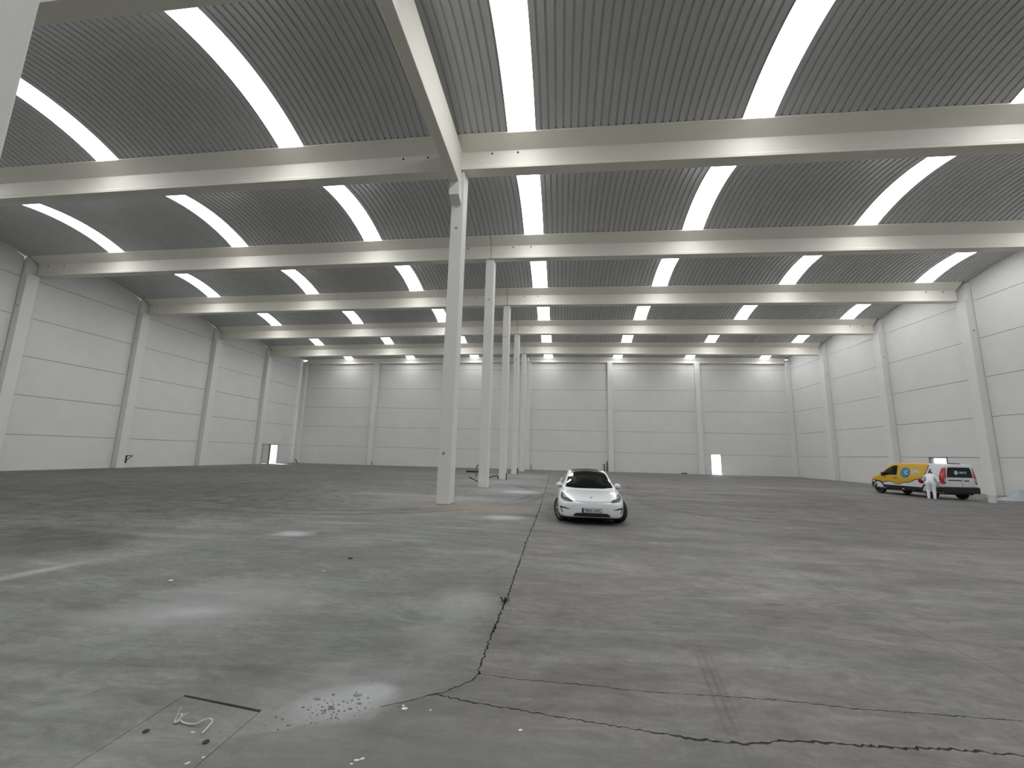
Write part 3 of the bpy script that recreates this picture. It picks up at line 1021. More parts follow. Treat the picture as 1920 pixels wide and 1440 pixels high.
    for s in (-1, 1):
        hl = [(.805, .80), (.83, .735), (.825, .66), (.75, .625), (.62, .612), (.50, .615), (.56, .655), (.66, .715), (.74, .775)]
        h = obj('headlight', wrap([[(s * a, b) for a, b in hl]], 'front', bv, .004, .008, .03), M['black'], root, smooth=40)
        up = [(.785, .775), (.765, .70), (.70, .695), (.62, .668), (.70, .735)]
        obj('lamp_reflector', wrap([[(s * a, b) for a, b in up]], 'front', bv, .009, .006, .03), M['lens'], h, smooth=40)
        lo = [(.805, .70), (.795, .655), (.74, .642), (.60, .628), (.60, .637), (.73, .655), (.775, .668)]
        obj('lamp_strip', wrap([[(s * a, b) for a, b in lo]], 'front', bv, .009, .006, .03), M['lens'], h, smooth=40)
        vent = [(.855, .475), (.845, .435), (.815, .36), (.795, .318), (.765, .315), (.795, .375), (.815, .432), (.70, .428), (.575, .415), (.60, .432), (.72, .462)]
        obj('bumper_vent', wrap([[(s * a, b) for a, b in vent]], 'front', bv, .004, .008, .03), M['black'], root, smooth=40)
        # mirror
        bm = bmesh.new()
        bmesh.ops.create_uvsphere(bm, u_segments=16, v_segments=10, radius=1)
        for v in bm.verts:
            x, y, z = v.co
            v.co = Vector((s * .885 + x * .10, 1.50 + y * (.10 if y < 0 else .03), .97 + z * .07 - x * s * .012))
        mr = obj('mirror', bm, M['whitecar'], root, smooth=50)
        obj('mirror_foot', box(min(s * .78, s * .92), max(s * .78, s * .92), 1.47, 1.53, .89, .92, .008), M['black'], mr)
    grille = [(-.50, .255), (-.44, .318), (-.38, .330), (.38, .330), (.44, .318), (.50, .255), (.46, .246), (0, .238), (-.46, .246)]
    obj('lower_grille', wrap([grille], 'front', bv, .010, .016, .03), M['black'], root, smooth=40)
    seam = [(-.70, .735), (-.60, .672), (-.48, .632), (-.30, .618), (0, .614), (.30, .618), (.48, .632), (.60, .672), (.70, .735)]
    obj('bonnet_seam', wrap(ribbon(seam, .008), 'front', bv, .003, .005, .06), M['seam'], root)
    for s in (-1, 1):
        obj('bonnet_seam', wrap(ribbon([(s * .69, .52), (s * .735, .8), (s * .745, 1.0)], .009), 'top', bv, .003, .005, .06), M['seam'], root)
    em = bmesh.new()
    for poly in ([(-.05, .235), (.05, .235), (.043, .213), (-.043, .213)], [(-.010, .150), (.010, .150), (.016, .212), (-.016, .212)]):
        em.faces.new([em.verts.new((a, b, 0)) for a, b in poly])
    obj('badge', wrap(em, 'top', bv, .004, .006, .05), M['seam'], root)
    # number plate: flat plate, blue strip, lettering
    pl = obj('number_plate', box(-.26, .26, -.022, .05, .345, .455, .004), M['plate'], root)
    obj('plate_border', prism([(-.268, -.012, .337), (.268, -.012, .337), (.268, -.012, .463), (-.268, -.012, .463)], (0, .02, 0)), M['black'], pl)
    obj('blue_strip', box(-.259, -.215, -.025, -.02, .346, .454), M['blueplate'], pl)
    tb = text_flat('7843 LWC', .108, .92, extrude=.0015, bold=.0025)
    for v in tb.verts:
        v.co = Vector((v.co.x + .024, -.0245 - v.co.z, .400 + v.co.y))
    obj('plate_lettering', tb, M['black'], pl)
    # underbody and arch liners
    obj('underbody', box(-.80, .80, .25, 4.45, .15, .22, .02), M['black'], root)
    for ya in (.84, 3.715):
        for s in (-1, 1):
            bm = lathe([(.39, s * .60), (.39, s * .625)] if s > 0 else [(.39, -.625), (.39, -.60)], 24, 'x')
            for v in bm.verts: v.co = Vector((v.co.x, v.co.y + ya, max(.19, v.co.z + .345)))
            obj('arch_liner', bm, M['black'], root)
    st = math.radians(24)
    make_wheel(root, 'wheel', (-.80, .84, .335), .335, .235, st, .235, 5, -1)
    make_wheel(root, 'wheel', (.80, .84, .335), .335, .235, st, .235, 5, 1)
    make_wheel(root, 'wheel', (-.80, 3.715, .335), .335, .235, 0, .235, 5, -1)
    make_wheel(root, 'wheel', (.80, 3.715, .335), .335, .235, 0, .235, 5, 1)
    return tag(root, 'white saloon car with black glass roof facing the viewer beside the nearest column', 'car')

car_o = make_car((4.48, -3.28, 0), 0.0)
car_o.scale = (0.885, 0.885, 0.885)

# ================================================================== VAN (local y = 0 at the rear face, forward +y)
def make_van(loc, rz):
    root = empty('van', loc, rz)
    Zt = [(0, 1.80), (.04, 1.84), (.15, 1.87), (.6, 1.89), (2.4, 1.89), (2.95, 1.86), (3.25, 1.78), (3.6, 1.50), (3.95, 1.20), (4.3, 1.08), (4.6, .96), (4.72, .82), (4.76, .70)]
    Wt = [(0, .88), (.04, .915), (.15, .94), (.6, .95), (3.6, .95), (4.1, .935), (4.45, .88), (4.65, .78), (4.76, .62)]
    Zb = [(0, .36), (.15, .32), (4.3, .32), (4.76, .36)]
    ys = [0, .04, .15, .6, 1.4, 2.3, 2.8, 3.1, 3.35, 3.6, 3.95, 4.25, 4.5, 4.68, 4.76]
    secs = []
    for y in ys:
        w, zt, zb = lerp_table(Wt, y), lerp_table(Zt, y), lerp_table(Zb, y)
        belt = min(1.08, zt - .16)
        rw = w - (.145 * min(1, max(0, (zt - 1.0) / .85)) + .06)
        e = zt - .07
        secs.append((y, [(0, zb), (w * .6, zb), (w * .93, zb + .01), (w * .99, zb + .12), (w, zb + .35 * (belt - zb) + .05), (w * .995, belt), ((w * .995 + rw) / 2 + .015, (belt + e) / 2 + .03),
                         (rw + .02, e), (rw - .06, zt - .022), (rw * .5, zt - .004), (0, zt)]))
    body = obj('body', loft(secs, 3, 3), M['vanwhite'], root)
    arches = []
    for ya in (.78, 3.98):
        for s in (-1, 1):
            bm = lathe([(.39, .60), (.39, 1.4)] if s > 0 else [(.39, -1.4), (.39, -.60)], 32, 'x')
            for v in bm.verts: v.co += Vector((0, ya, .345))
            arches.append(bm)
    cut(body, arches)
    for p in body.data.polygons: p.use_smooth = True
    body.data.set_sharp_from_angle(angle=math.radians(40))
    bv = bvh_of([body])
    # livery (left side of the van: local -x; a = y, b = z)
    wave = [(4.55, .72), (4.33, .79), (4.0, .78), (3.62, .70), (3.45, .735), (3.2, .77), (3.05, .76), (2.85, .67), (2.68, .64), (2.5, .66), (2.35, .74), (2.15, .765), (1.95, .78), (1.75, .85),
            (1.55, .95), (1.35, 1.0), (1.15, 1.06), (1.02, 1.16), (.98, 1.25)]
    rise = [(.98, 1.25), (.95, 1.29), (.90, 1.45), (.83, 1.66), (.80, 1.79)]
    line = wave + rise[1:]
    yel = line + [(2.95, 1.79), (3.15, 1.70), (3.5, 1.45), (4.0, 1.06), (4.55, .88)]
    obj('yellow_livery', wrap([yel], 'left', bv, .003, .006, .09), M['yellow'], root, smooth=45)
    body.data.materials.append(M['yellow'])
    for p in body.data.polygons:
        c = p.center
        if (c.z > 1.70 and c.y > .80) or (c.y > 2.9 and c.z > .86):
            p.material_index = 1
    obj('livery_outline', wrap(ribbon([tuple(v) for v in cr_path([Vector((a, b, 0)) for a, b in line], 3) for v in [(v.x, v.y)]], .035), 'left', bv, .006, .008, .08), M['black'], root)
    d = obj('blue_disc', wrap([disc(2.13, 1.32, .29, .29)], 'left', bv, .007, .007, .08), M['navy'], root)
    obj('disc_face', wrap([disc(2.13, 1.32, .26, .26)], 'left', bv, .011, .007, .08), M['blue'], d)
    cb = text_flat('C', .30, 1.0, mirror=True, bold=.008)
    for v in cb.verts: v.co += Vector((2.07, 1.32, 0))
    obj('disc_letter', wrap(cb, 'left', bv, .015, .007, .08), M['pale'], d)
    tb = text_flat('LIMAT', .34, .58, mirror=True, bold=.006)
    for v in tb.verts: v.co += Vector((1.50, 1.40, 0))
    obj('livery_lettering', wrap(tb, 'left', bv, .008, .007, .08), M['pale'], root)
    tb = text_flat('E', .36, .8, mirror=True, bold=.014)
    for v in tb.verts: v.co += Vector((.70, 1.42, 0))
    obj('livery_lettering', wrap(tb, 'left', bv, .008, .007, .08), M['navy'], root)
    # lower black cladding
    for s in ('left', 'right'):
        obj('sill', wrap([[(1.16, .32), (1.16, .56), (3.56, .56), (3.56, .32)]], s, bv, .012, .02, .15), M['black'], root)
        obj('rear_cladding', wrap([[(.06, .36), (.06, .66), (.36, .66), (.42, .50), (.40, .36)]], s, bv, .012, .02, .1), M['black'], root)
        obj('front_cladding', wrap([[(4.36, .36), (4.36, .66), (4.45, .68), (4.74, .66), (4.74, .38)]], s, bv, .012, .02, .1), M['black'], root)
        ws = [(2.66, 1.16), (2.66, 1.72), (2.85, 1.72), (3.05, 1.66), (3.35, 1.50), (3.62, 1.27), (3.72, 1.14)]
        w = obj('side_window', wrap([ws], s, bv, .007, .01, .1), M['glass'], root, smooth=40)
        obj('door_handle', wrap([[(2.66, .985), (2.66, 1.02), (2.90, 1.02), (2.90, .985)]], s, bv, .02, .02, .1), M['black'], root)
        obj('door_seam', wrap(ribbon([(2.58, .55), (2.58, 1.75)], .014), s, bv, .005, .008, .1), M['seam'], root)
        for ya in (.78, 3.98):
            pts = [(ya + .42 * math.cos(t), .345 + .42 * math.sin(t)) for t in [PI * (.02 + .96 * k / 16) for k in range(17)]]
            obj('arch_trim', wrap(ribbon(pts, .075), s, bv, .014, .03, .1), M['black'], root)
        obj('side_moulding', wrap([[(.9, .80), (.9, .83), (2.3, .83), (2.3, .80)]], 'right', bv, .004, .008, .2), M['vanwhite'], root)
    for s in (-1, 1):
        obj('mirror', box(min(s * .93, s * 1.14), max(s * .93, s * 1.14), 3.42, 3.54, 1.08, 1.30, .03), M['black'], root)
    obj('windscreen', wrap([[(-.70, 3.24), (.70, 3.24), (.82, 3.94), (-.82, 3.94)]], 'top', bv, .005, .01, .1), M['glass'], root, smooth=40)
    # rear end
    obj('rear_bumper', box(-.93, .93, -.10, .10, .34, .68, .04), M['black'], root)
    obj('front_bumper', wrap([[(-.86, .36), (-.80, .62), (.80, .62), (.86, .36)]], 'back', bv, .015, .03, .1), M['black'], root, smooth=50)
    rw = [(-.70, 1.17), (-.66, 1.40), (-.62, 1.62), (-.56, 1.70), (.56, 1.70), (.62, 1.62), (.66, 1.40), (.70, 1.17)]
    g_ = obj('rear_window', wrap([rw], 'front', bv, .004, .01, .1), M['glass'], root, smooth=40)
    obj('disc_face', wrap([disc(-.18, 1.42, .10, .11, 18)], 'front', bv, .009, .006, .06), M['pale'], g_)
    tb = text_flat('LIMATE', .17, .75, bold=.003)
    for v in tb.verts: v.co += Vector((.18, 1.42, 0))
    obj('window_lettering', wrap(tb, 'front', bv, .009, .006, .06), M['pale'], g_)
    obj('door_split', wrap(ribbon([(.10, .64), (.10, 1.16)], .016), 'front', bv, .004, .008, .1), M['seam'], root)
    for s in (-1, 1):
        tl = [(.875, .80), (.80, .84), (.755, .98), (.745, 1.25), (.70, 1.66), (.745, 1.69), (.83, 1.40), (.885, 1.10)]
        t = obj('tail_light', wrap([[(s * a, b) for a, b in tl]], 'front', bv, .006, .012, .05), M['red'], root, smooth=40)
        wl = [(.86, .92), (.79, .94), (.765, 1.05), (.76, 1.14), (.85, 1.12)]
        obj('clear_lens', wrap([[(s * a, b) for a, b in wl]], 'front', bv, .012, .01, .05), M['lens'], t)
        tv = 'left' if s < 0 else 'right'
        obj('tail_light_side', wrap([[(.0, .80), (.0, 1.68), (.10, 1.66), (.17, 1.4), (.18, 1.1), (.12, .85)]], tv, bv, .006, .012, .05), M['red'], root, smooth=40)
    obj('plate_bar', wrap([[(-.64, 1.00), (-.64, 1.045), (.06, 1.045), (.06, 1.00)]], 'front', bv, .02, .02, .1), M['black'], root)
    obj('door_handle', wrap([[(.20, .985), (.20, 1.03), (.46, 1.03), (.46, .985)]], 'front', bv, .02, .02, .1), M['black'], root)
    p_ = obj('number_plate', wrap([[(-.57, .83), (-.57, .95), (-.02, .95), (-.02, .83)]], 'front', bv, .012, .01, .1), M['plate'], root)
    obj('roof_spoiler', box(-.25, .25, .10, .34, 1.885, 1.925, .012), M['black'], root)
    obj('underbody', box(-.80, .80, .15, 4.5, .26, .34, .02), M['black'], root)
    obj('tow_bar', tube([(0.1, -.05, .34), (.1, -.20, .33), (.1, -.22, .40)], .022, 8), M['black'], root)
    for ya in (.78, 3.98):
        for s in (-1, 1):
            bm = lathe([(.40, .58), (.40, .605)] if s > 0 else [(.40, -.605), (.40, -.58)], 24, 'x')
            for v in bm.verts: v.co = Vector((v.co.x, v.co.y + ya, max(.27, v.co.z + .345)))
            obj('arch_liner', bm, M['black'], root)
            make_wheel(root, 'wheel', (s * .82, ya, .335), .335, .22, 0, .20, 6, s, M['black'])
    return tag(root, 'yellow and white panel van seen from behind beside the right wall', 'van')

van_o = make_van((22.56, 8.80, 0), math.radians(7))
van_o.scale = (0.89, 0.89, 0.89)

# ================================================================== PERSON in white overalls
def skin_mesh(name, verts, edges, m, parent, root=0, sub=2):
    """verts: (co, radius)"""
    bm = bmesh.new()
    lay = bm.verts.layers.skin.verify()
    vs = []
    for i, (co, r) in enumerate(verts):
        v = bm.verts.new(co)
        v[lay].radius = r if isinstance(r, tuple) else (r, r)
        v[lay].use_root = (i == root)
        vs.append(v)
    for a, b in edges:
        bm.edges.new((vs[a], vs[b]))
    me = bpy.data.meshes.new(name)
    bm.to_mesh(me)
    bm.free()
    o = bpy.data.objects.new(name, me)
    C.objects.link(o)
    md = o.modifiers.new('skin', 'SKIN')
    md.use_smooth_shade = True
    sb = o.modifiers.new('sub', 'SUBSURF')
    sb.levels = sub
    sb.render_levels = sub
    res = evaluated(o)
    bpy.data.objects.remove(o, do_unlink=True)
    res.materials.clear()
    res.materials.append(m)
    for p in res.polygons: p.use_smooth = True
    res.name = name
    o = bpy.data.objects.new(name, res)
    return link(o, parent)

def flesh(name, verts, edges, m, parent):
    """one continuous body surface: ellipsoids strung along the bones, fused by a voxel remesh"""
    bm = bmesh.new()
    for a, b in edges:
        (pa, ra), (pb, rb) = verts[a], verts[b]
        pa, pb, ra, rb = Vector(pa), Vector(pb), Vector((ra[0], ra[1], ra[1])), Vector((rb[0], rb[1], rb[1]))
        n = max(2, int((pb - pa).length / 0.03))
        for i in range(n + 1):
            t = i / n
            c, r = pa.lerp(pb, t), ra.lerp(rb, t)
            bmesh.ops.create_icosphere(bm, subdivisions=2, radius=1.0, matrix=Matrix.Translation(c) @ Matrix.Diagonal((r.x, r.y, r.z, 1)))
    me = bpy.data.meshes.new(name)
    bm.to_mesh(me)
    bm.free()
    o = bpy.data.objects.new(name, me)
    C.objects.link(o)
    rm = o.modifiers.new('remesh', 'REMESH')
    rm.mode = 'VOXEL'
    rm.voxel_size = 0.016
    sm = o.modifiers.new('smooth', 'SMOOTH')
    sm.iterations = 5
    res = evaluated(o)
    bpy.data.objects.remove(o, do_unlink=True)
    res.materials.clear()
    res.materials.append(m)
    for p in res.polygons: p.use_smooth = True
    # folds of the loose cloth
    for v in res.vertices:
        v.co += v.normal * 0.007 * noise.noise(Vector((v.co.x * 16, v.co.y * 16, v.co.z * 9)))
    o = bpy.data.objects.new(name, res)
    return link(o, parent)

def make_hand(parent, base, fwd, side, palm_n, m):
    """palm plus five bent fingers, curled towards palm_n"""
    f, s, n = (Vector(v).normalized() for v in (fwd, side, palm_n))
    B = Vector(base)
    verts = [(B, .024), (B + f * .045, (.030, .018)), (B + f * .085, (.034, .016))]
    edges = [(0, 1), (1, 2)]
    for off, ln in ((-.030, .060), (-.010, .072), (.011, .068), (.030, .052)):
        k = len(verts)
        p = B + f * .085 + s * off
        verts += [(p, .0095), (p + f * ln * .5 + n * .008, .009), (p + f * ln * .80 + n * .03, .0085), (p + f * ln * .85 + n * .052, .0075)]
        edges += [(2, k), (k, k + 1), (k + 1, k + 2), (k + 2, k + 3)]
    k = len(verts)
    p = B + f * .035 - s * .034
    verts += [(p, .012), (p + f * .025 - s * .016 + n * .014, .011), (p + f * .050 - s * .012 + n * .032, .009)]
    edges += [(1, k), (k, k + 1), (k + 1, k + 2)]
    return skin_mesh('hand', verts, edges, m, parent, 1, 1)

def make_person(loc, rz):
    """stands with feet at the origin facing +y, bent forward over the work"""
    root = empty('person', loc, rz)
    V = [((0, 0.02, .86), (.155, .135)),              # 0 pelvis
         ((0, .13, .99), (.150, .125)), ((0, .27, 1.10), (.175, .125)), ((0, .38, 1.165), (.150, .11)), ((0, .455, 1.20), (.062, .062)),   # spine, chest, neck 4
         ((-.10, -.02, .78), (.105, .105)), ((-.11, .0, .47), (.075, .075)), ((-.11, -.10, .13), (.058, .058)), ((-.11, -.11, .075), (.055, .05)), ((-.12, .05, .045), (.045, .04)),   # left leg 5-9
         ((.10, -.02, .78), (.105, .105)), ((.11, -.04, .46), (.075, .075)), ((.11, -.16, .13), (.058, .058)), ((.11, -.17, .075), (.055, .05)), ((.115, -.02, .045), (.045, .04)),   # right leg 10-14
         ((-.11, .365, 1.145), (.105, .10)), ((-.195, .38, 1.10), (.078, .078)), ((-.26, .46, .92), (.058, .058)), ((-.19, .62, .88), (.040, .040)),   # left arm 15-18
         ((.11, .355, 1.145), (.105, .10)), ((.195, .35, 1.09), (.078, .078)), ((.27, .26, .90), (.058, .058)), ((.25, .34, .70), (.040, .040))]      # right arm 19-22
    Ed = [(0, 1), (1, 2), (2, 3), (3, 4), (0, 5), (5, 6), (6, 7), (7, 8), (8, 9), (0, 10), (10, 11), (11, 12), (12, 13), (13, 14),
          (3, 15), (15, 16), (16, 17), (17, 18), (3, 19), (19, 20), (20, 21), (21, 22)]
    flesh('body', V, Ed, M['overall'], root)
    # head with face, looking at the work ahead and down
    H = empty('head', (0, .535, 1.265), 0, root)
    H.rotation_euler = (math.radians(-38), 0, 0)
    bm = bmesh.new()
    bmesh.ops.create_uvsphere(bm, u_segments=20, v_segments=14, radius=1)
    for v in bm.verts:
        x, y, z = v.co
        jaw = 1 - .22 * max(0, -z)
        v.co = Vector((x * .076 * jaw, y * .096 * (1 - .1 * max(0, -z)), z * .118))
    obj('skull', bm, M['skin'], H, smooth=60)
    obj('nose', prism([(-.012, .088, -.03), (.012, .088, -.03), (0, .092, .015)], (0, .022, -.004)), M['skin'], H)
    for s in (-1, 1):
        bm = bmesh.new()
        bmesh.ops.create_uvsphere(bm, u_segments=10, v_segments=8, radius=.012)
        for v in bm.verts: v.co += Vector((s * .03, .086, .012))
        obj('eye', bm, M['hair'], H)
        bm = bmesh.new()
        bmesh.ops.create_uvsphere(bm, u_segments=10, v_segments=8, radius=1)
        for v in bm.verts: v.co = Vector((s * .078 + v.co.x * .008, -.005 + v.co.y * .018, -.005 + v.co.z * .032))
        obj('ear', bm, M['skin'], H, smooth=60)
    obj('mouth', box(-.022, .022, .078, .092, -.062, -.054), M['darkred'], H)
    bm = bmesh.new()
    bmesh.ops.create_uvsphere(bm, u_segments=20, v_segments=14, radius=1)
    for v in bm.verts:
        x, y, z = v.co
        v.co = Vector((x * .084, y * .102 - .010, z * .115 + .018))
    bmesh.ops.delete(bm, geom=[v for v in bm.verts if v.co.z < -.03 or (v.co.y > .055 and v.co.z < .055)], context='VERTS')
    obj('hair', bm, M['hair'], H, smooth=60)
    make_hand(root, (-.19, .62, .88), (.15, .85, -.25), (1, 0, 0), (.2, -.1, -1), M['skin'])
    make_hand(root, (.25, .34, .70), (0, .35, -1), (0, 1, 0), (-1, 0, 0), M['skin'])
    for x, y, rzz in ((-.115, -.02, 0), (.112, -.09, 0)):
        bm = bmesh.new()
        bmesh.ops.create_uvsphere(bm, u_segments=14, v_segments=10, radius=1)
        for v in bm.verts:
            a, b, c = v.co
            v.co = Vector((x + a * .05, y + b * .14 + .02, max(0.0, .045 + c * .06)))
        obj('shoe', bm, M['overall'], root, smooth=60)
    return tag(root, 'person in white overalls bending over beside the left side of the van', 'person')
per_o = make_person((21.12, 8.62, 0), math.radians(-42))
per_o.scale = (0.94, 0.94, 0.94)
# red round tool held in the left hand
bm = lathe([(.03, -.05), (.10, -.045), (.135, -.01), (.135, .02), (.05, .035), (.035, .09)], 20, 'z')
for v in bm.verts:
    v.co = Matrix.Rotation(math.radians(70), 3, 'Y') @ v.co
o = obj('polishing_pad', bm, M['darkred'], None, smooth=40)
o.location = (21.28, 9.36, .82)
tag(o, 'dark red round hand tool held by the bending person', 'tool')

# ================================================================== SMALL THINGS
# bucket
bk = empty('bucket', (22.97, 7.88, 0))
tag(bk, 'white plastic bucket on the floor right of the van', 'bucket')
obj('pail', lathe([(.125, 0), (.155, .32), (.162, .32), (.162, .335), (.150, .335), (.120, .012), (.001, .012)], 24, 'z'), M['bucket'], bk, smooth=40)
obj('handle', tube([(.16 * math.cos(t), -.03 - .10 * math.sin(t) * .6, .30 - .12 * math.sin(t)) for t in [PI * k / 10 for k in range(11)]], .004, 6), M['greypipe'], bk)
# crumpled plastic film heap
bm = bmesh.new()
n = 46
grid = []
for i in range(n + 1):
    rowv = []
    for j in range(n + 1):
        u, v = i / n * 2 - 1, j / n * 2 - 1
        x, y = u * (1.55 if u > 0 else .95), v * .75
        m_ = max(0, 1 - (u * u + v * v)) ** 0.7
        pk = .62 * math.exp(-((u - .25) ** 2 * 9 + v * v * 6)) + .18 * math.exp(-((u + .55) ** 2 * 5 + v * v * 5)) + .16 * math.exp(-((u - .8) ** 2 * 10 + v * v * 5))
        fold = abs(noise.noise(Vector((x * 3.2, y * 3.2, 3)))) * .30 + abs(noise.noise(Vector((x * 8, y * 8, 7)))) * .10
        rag = 1 + .18 * noise.noise(Vector((u * 3, v * 3, 11)))
        rowv.append(bm.verts.new((x * rag, y * rag, 0.004 + m_ * (pk * (0.75 + fold) + fold * .45))))
    grid.append(rowv)
for i in range(n):
    for j in range(n):
        bm.faces.new((grid[i][j], grid[i + 1][j], grid[i + 1][j + 1], grid[i][j + 1]))
bmesh.ops.solidify(bm, geom=bm.faces[:], thickness=-0.002)
o = obj('plastic_sheet', bm, M['film'], None, smooth=70)
o.location = (25.75, 9.80, 0)
o.rotation_euler = (0, 0, math.radians(14))
tag(o, 'heap of crumpled clear plastic sheeting on the floor by the right wall', 'plastic sheet')
# rods, hoses and pipe stubs on the floor round the columns
def rod(name, pts, r, m, label, cat, group=None):
    o = obj(name, tube(pts, r, 8), m, None, smooth=50)
    return tag(o, label, cat, group)
rod('metal_rod', [(-1.25, 9.45, .34), (-.85, 9.35, .17), (-.47, 9.25, .02)], .028, M['pipe'], 'thin dark rod slanting to the floor left of the second column', 'rod')
o = obj('steel_bar', box(-4.3, -3.1, 22.3, 22.42, 0.02, .16, .01), M['pipe'])
tag(o, 'straight black bar lying on the floor beyond the second column', 'bar')
rod('hose', [(-.95, 12.9, .04), (-.75, 13.1, .14), (-.55, 13.4, .22), (-.3, 13.65, .24), (-.24, 13.68, .05)], .035, M['pipe'], 'short black hose arching between the second and third columns', 'hose')
rod('bent_pipe', [(-2.35, 17.0, 0.0), (-2.35, 17.0, .60), (-2.33, 17.0, .72), (-2.2, 17.0, .80), (-2.02, 17.0, .82)], .05, M['greypipe'], 'bent grey pipe stub rising beside the second column', 'pipe')
rod('pipe_stub', [(.27, 13.75, 0), (.27, 13.75, .42)], .03, M['pipe'], 'dark pipe stub on the right of the third column base', 'pipe', 'pipe stubs at the columns')
rod('pipe_stub', [(.28, 20.8, 0), (.28, 20.8, .55)], .035, M['pipe'], 'dark pipe stub on the right of the fourth column base', 'pipe', 'pipe stubs at the columns')
rod('pipe_stub', [(.55, 33.7, 0), (.55, 33.7, .55)], .04, M['greypipe'], 'grey pipe stub by the middle pilaster of the back wall', 'pipe', 'pipe stubs at the columns')
rod('pipe_stub', [(8.83, 33.6, 0), (8.83, 33.6, 1.15)], .055, M['pipe'], 'taller dark pipe stub behind the car at the back wall', 'pipe', 'pipe stubs at the columns')
rod('pipe_stub', [(8.55, 33.6, 0), (8.5, 33.6, .85)], .055, M['pipe'], 'shorter dark pipe stub behind the car at the back wall', 'pipe', 'pipe stubs at the columns')
rod('pipe_stub', [(-18.0, 33.5, 0), (-18.0, 33.5, .3), (-17.85, 33.5, .38)], .05, M['greypipe'], 'small bent pipe stub at the second pilaster from the left of the back wall', 'pipe', 'pipe stubs at the columns')
rod('pipe_stub', [(-27.15, 33.45, 0), (-27.2, 33.45, .18), (-27.45, 33.45, .48)], .045, M['pipe'], 'bent dark pipe stub in the far left corner', 'pipe', 'pipe stubs at the columns')
o = obj('floor_box', box(16.6, 17.2, 33.55, 33.75, 0, .10, .01), M['pipe'])
tag(o, 'low dark box on the floor at the back wall left of the doorway', 'box')
# bracket on the left wall
br = empty('wall_bracket', (XL + 0.42, 13.75, .45))
tag(br, 'small dark metal bracket on the left wall beside the pilaster', 'bracket')
obj('plate', box(0, .05, .0, .09, -.10, .45, .005), M['pipe'], br)
obj('arm', tube([(.02, .06, .42), (.1, .42, .42)], .03, 6), M['pipe'], br)
obj('brace', tube([(.02, .06, .08), (.1, .40, .40)], .025, 6), M['pipe'], br)
# cord scrap on the trench cover
cord = empty('cord_scrap', (1.43, -11.215, 0))
tag(cord, 'short pale plastic cord scrap with a knot lying in the lower left', 'cord')
P_ = [(.025, .0, .012), (.055, -.012, .008), (.10, -.018, .007), (.145, -.015, .010), (.185, .002, .026), (.215, .008, .030), (.235, .0, .022), (.238, -.03, .012), (.246, -.085, .008)]
obj('strand', tube(cr_path([Vector(p) for p in P_], 4), .0045, 8), M['rope'], cord, smooth=60)
obj('loop', tube([(.012 + .017 * math.cos(t), -.002 + .012 * math.sin(t), .022 + .018 * math.sin(t + .6)) for t in [2 * PI * k / 14 for k in range(15)]], .0045, 8), M['rope'], cord, smooth=60)
obj('tail', tube([(.0, .0, .03), (.004, .004, .05), (.010, .012, .075)], .004, 8), M['rope'], cord, smooth=60)
obj('tail', tube([(.03, .0, .028), (.045, .008, .04), (.055, .012, .044)], .0045, 8), M['rope'], cord, smooth=60)
obj('knot', tube([(.004, -.012, .006), (.012, -.02, .008), (.022, -.018, .012), (.03, -.006, .018)], .007, 8), M['rope'], cord, smooth=60)
# black caps
cap_me = None
for (x, y, lab) in ((1.34, -11.32, 'small black plastic disc on the floor left of the pale cord'), (1.75, -11.35, 'small black plastic disc on the floor right of the pale cord')):
    if cap_me is None:
        o = obj('plastic_disc', lathe([(.017, 0), (.018, .004), (.014, .007), (.006, .007), (.005, .005), (.001, .005)], 18, 'z'), M['black'], None, smooth=40)
        cap_me = o.data
        o.location = (x, y, 0)
    else:
        o = share('plastic_disc', cap_me, None, (x, y, 0))
    tag(o, lab, 'disc', 'black discs on the floor')
# white flakes
def flake(rnd, sx, sy):
    bm = bmesh.new()
    k = 6
    pts = [(sx * (0.75 + .5 * rnd.random()) * math.cos(2 * PI * i / k), sy * (0.75 + .5 * rnd.random()) * math.sin(2 * PI * i / k), 0) for i in range(k)]
    return prism(pts, (0, 0, .004), bm)
rnd = random.Random(7)
flakes = [(1.61, -11.29, .013, .007, 'white flake just below the pale cord'), (2.73, -10.88, .020, .014, 'white flake right of the plaster patch'),
          (2.71, -10.85, .010, .008, 'tiny white flake above another at the right of the plaster patch'), (2.645, -11.36, .016, .007, 'white flake at the bottom edge, left of a twin'),
          (2.67, -11.345, .013, .007, 'white flake at the bottom edge, right of a twin'), (1.79, -11.51, .013, .007, 'white flake at the bottom by the straight joint'),
          (1.835, -11.46, .010, .006, 'tiny white flake beside the straight joint'), (3.49, -10.98, .012, .010, 'white flake below the long cracks'),
          (1.12, -11.66, .013, .008, 'white flake at the lower left edge of the picture'), (2.63, -11.39, .009, .006, 'tiny white flake below the twin flakes'),
          (2.90, -10.87, .008, .007, 'tiny white flake below the crack junction'), (0.52, -8.05, .016, .011, 'small white flake out on the left floor')]
for x, y, sx, sy, lab in flakes:
    o = obj('paint_flake', flake(rnd, sx, sy), M['chip'])
    o.location = (x, y, 0)
    o.rotation_euler = (0, 0, rnd.uniform(0, 1))
    tag(o, lab, 'flake', 'white flakes on the floor')
o = obj('plaster_lump', lathe([(.018, 0), (.027, .008), (.018, .018), (.005, .022)], 9, 'z'), M['chip'], None)
o.location = (-1.02, -8.83, 0)
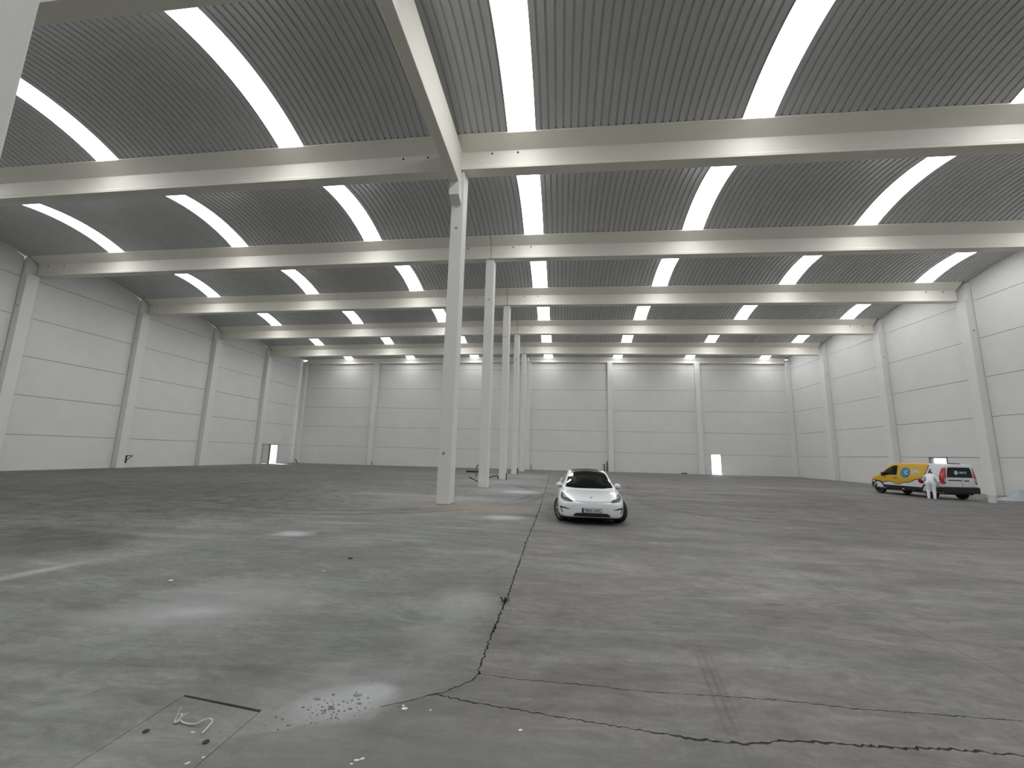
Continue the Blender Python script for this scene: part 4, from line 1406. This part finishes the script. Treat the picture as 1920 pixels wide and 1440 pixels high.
tag(o, 'small pale lump on the open floor to the left', 'debris')
o = obj('dark_pebble', lathe([(.03, 0), (.04, .008), (.02, .018)], 9, 'z'), M['pipe'], None)
o.location = (.53, -7.33, 0)
tag(o, 'small dark pebble on the left floor', 'debris')
# broken plaster crumbs in the white patch: too many to count
bm = bmesh.new()
rnd = random.Random(21)
def crumb(x, y, s, h):
    k = rnd.randint(5, 7)
    a0 = rnd.random() * 6
    pts = [(x + s * rnd.uniform(.6, 1.2) * math.cos(a0 + 2 * PI * i / k), y + s * .6 * rnd.uniform(.6, 1.2) * math.sin(a0 + 2 * PI * i / k), 0) for i in range(k)]
    b = [bm.verts.new(p) for p in pts]
    t = [bm.verts.new(((p[0] - x) * .6 + x, (p[1] - y) * .6 + y, h * rnd.uniform(.7, 1.2))) for p in pts]
    bm.faces.new(t)
    for i in range(k):
        bm.faces.new((b[i], b[(i + 1) % k], t[(i + 1) % k], t[i]))
for _ in range(90):
    r, a = rnd.gauss(0, .5), rnd.random() * 2 * PI
    x, y = 2.27 + .36 * r * math.cos(a), -10.95 + .20 * r * math.sin(a) + .12 * r * math.cos(a)
    crumb(x, y, rnd.uniform(.003, .012), rnd.uniform(.003, .008))
for x, y, s in ((2.36, -10.78, .035), (2.12, -10.86, .03), (2.42, -10.87, .022), (2.2, -10.80, .02)):
    crumb(x, y, s, .008)
bmesh.ops.recalc_face_normals(bm, faces=bm.faces[:])
o = obj('plaster_crumbs', bm, M['stone'])
tag(o, 'scattered grey crumbs in the white plaster patch', 'rubble', kind='stuff')
# weed in the joint
wd = empty('weed', (3.11, -8.80, 0))
tag(wd, 'small dark green weed growing out of the long floor joint', 'plant')
rnd = random.Random(3)
for i in range(12):
    a = rnd.random() * 2 * PI
    l = rnd.uniform(.03, .075)
    tip = Vector((math.cos(a) * l, math.sin(a) * l, rnd.uniform(.01, .06)))
    mid = tip * .55 + Vector((0, 0, .012))
    obj('leaf', tube([(0, 0, 0), mid, tip], .006, 5, taper=[.004, .006, .0015]), M['weed'], wd)
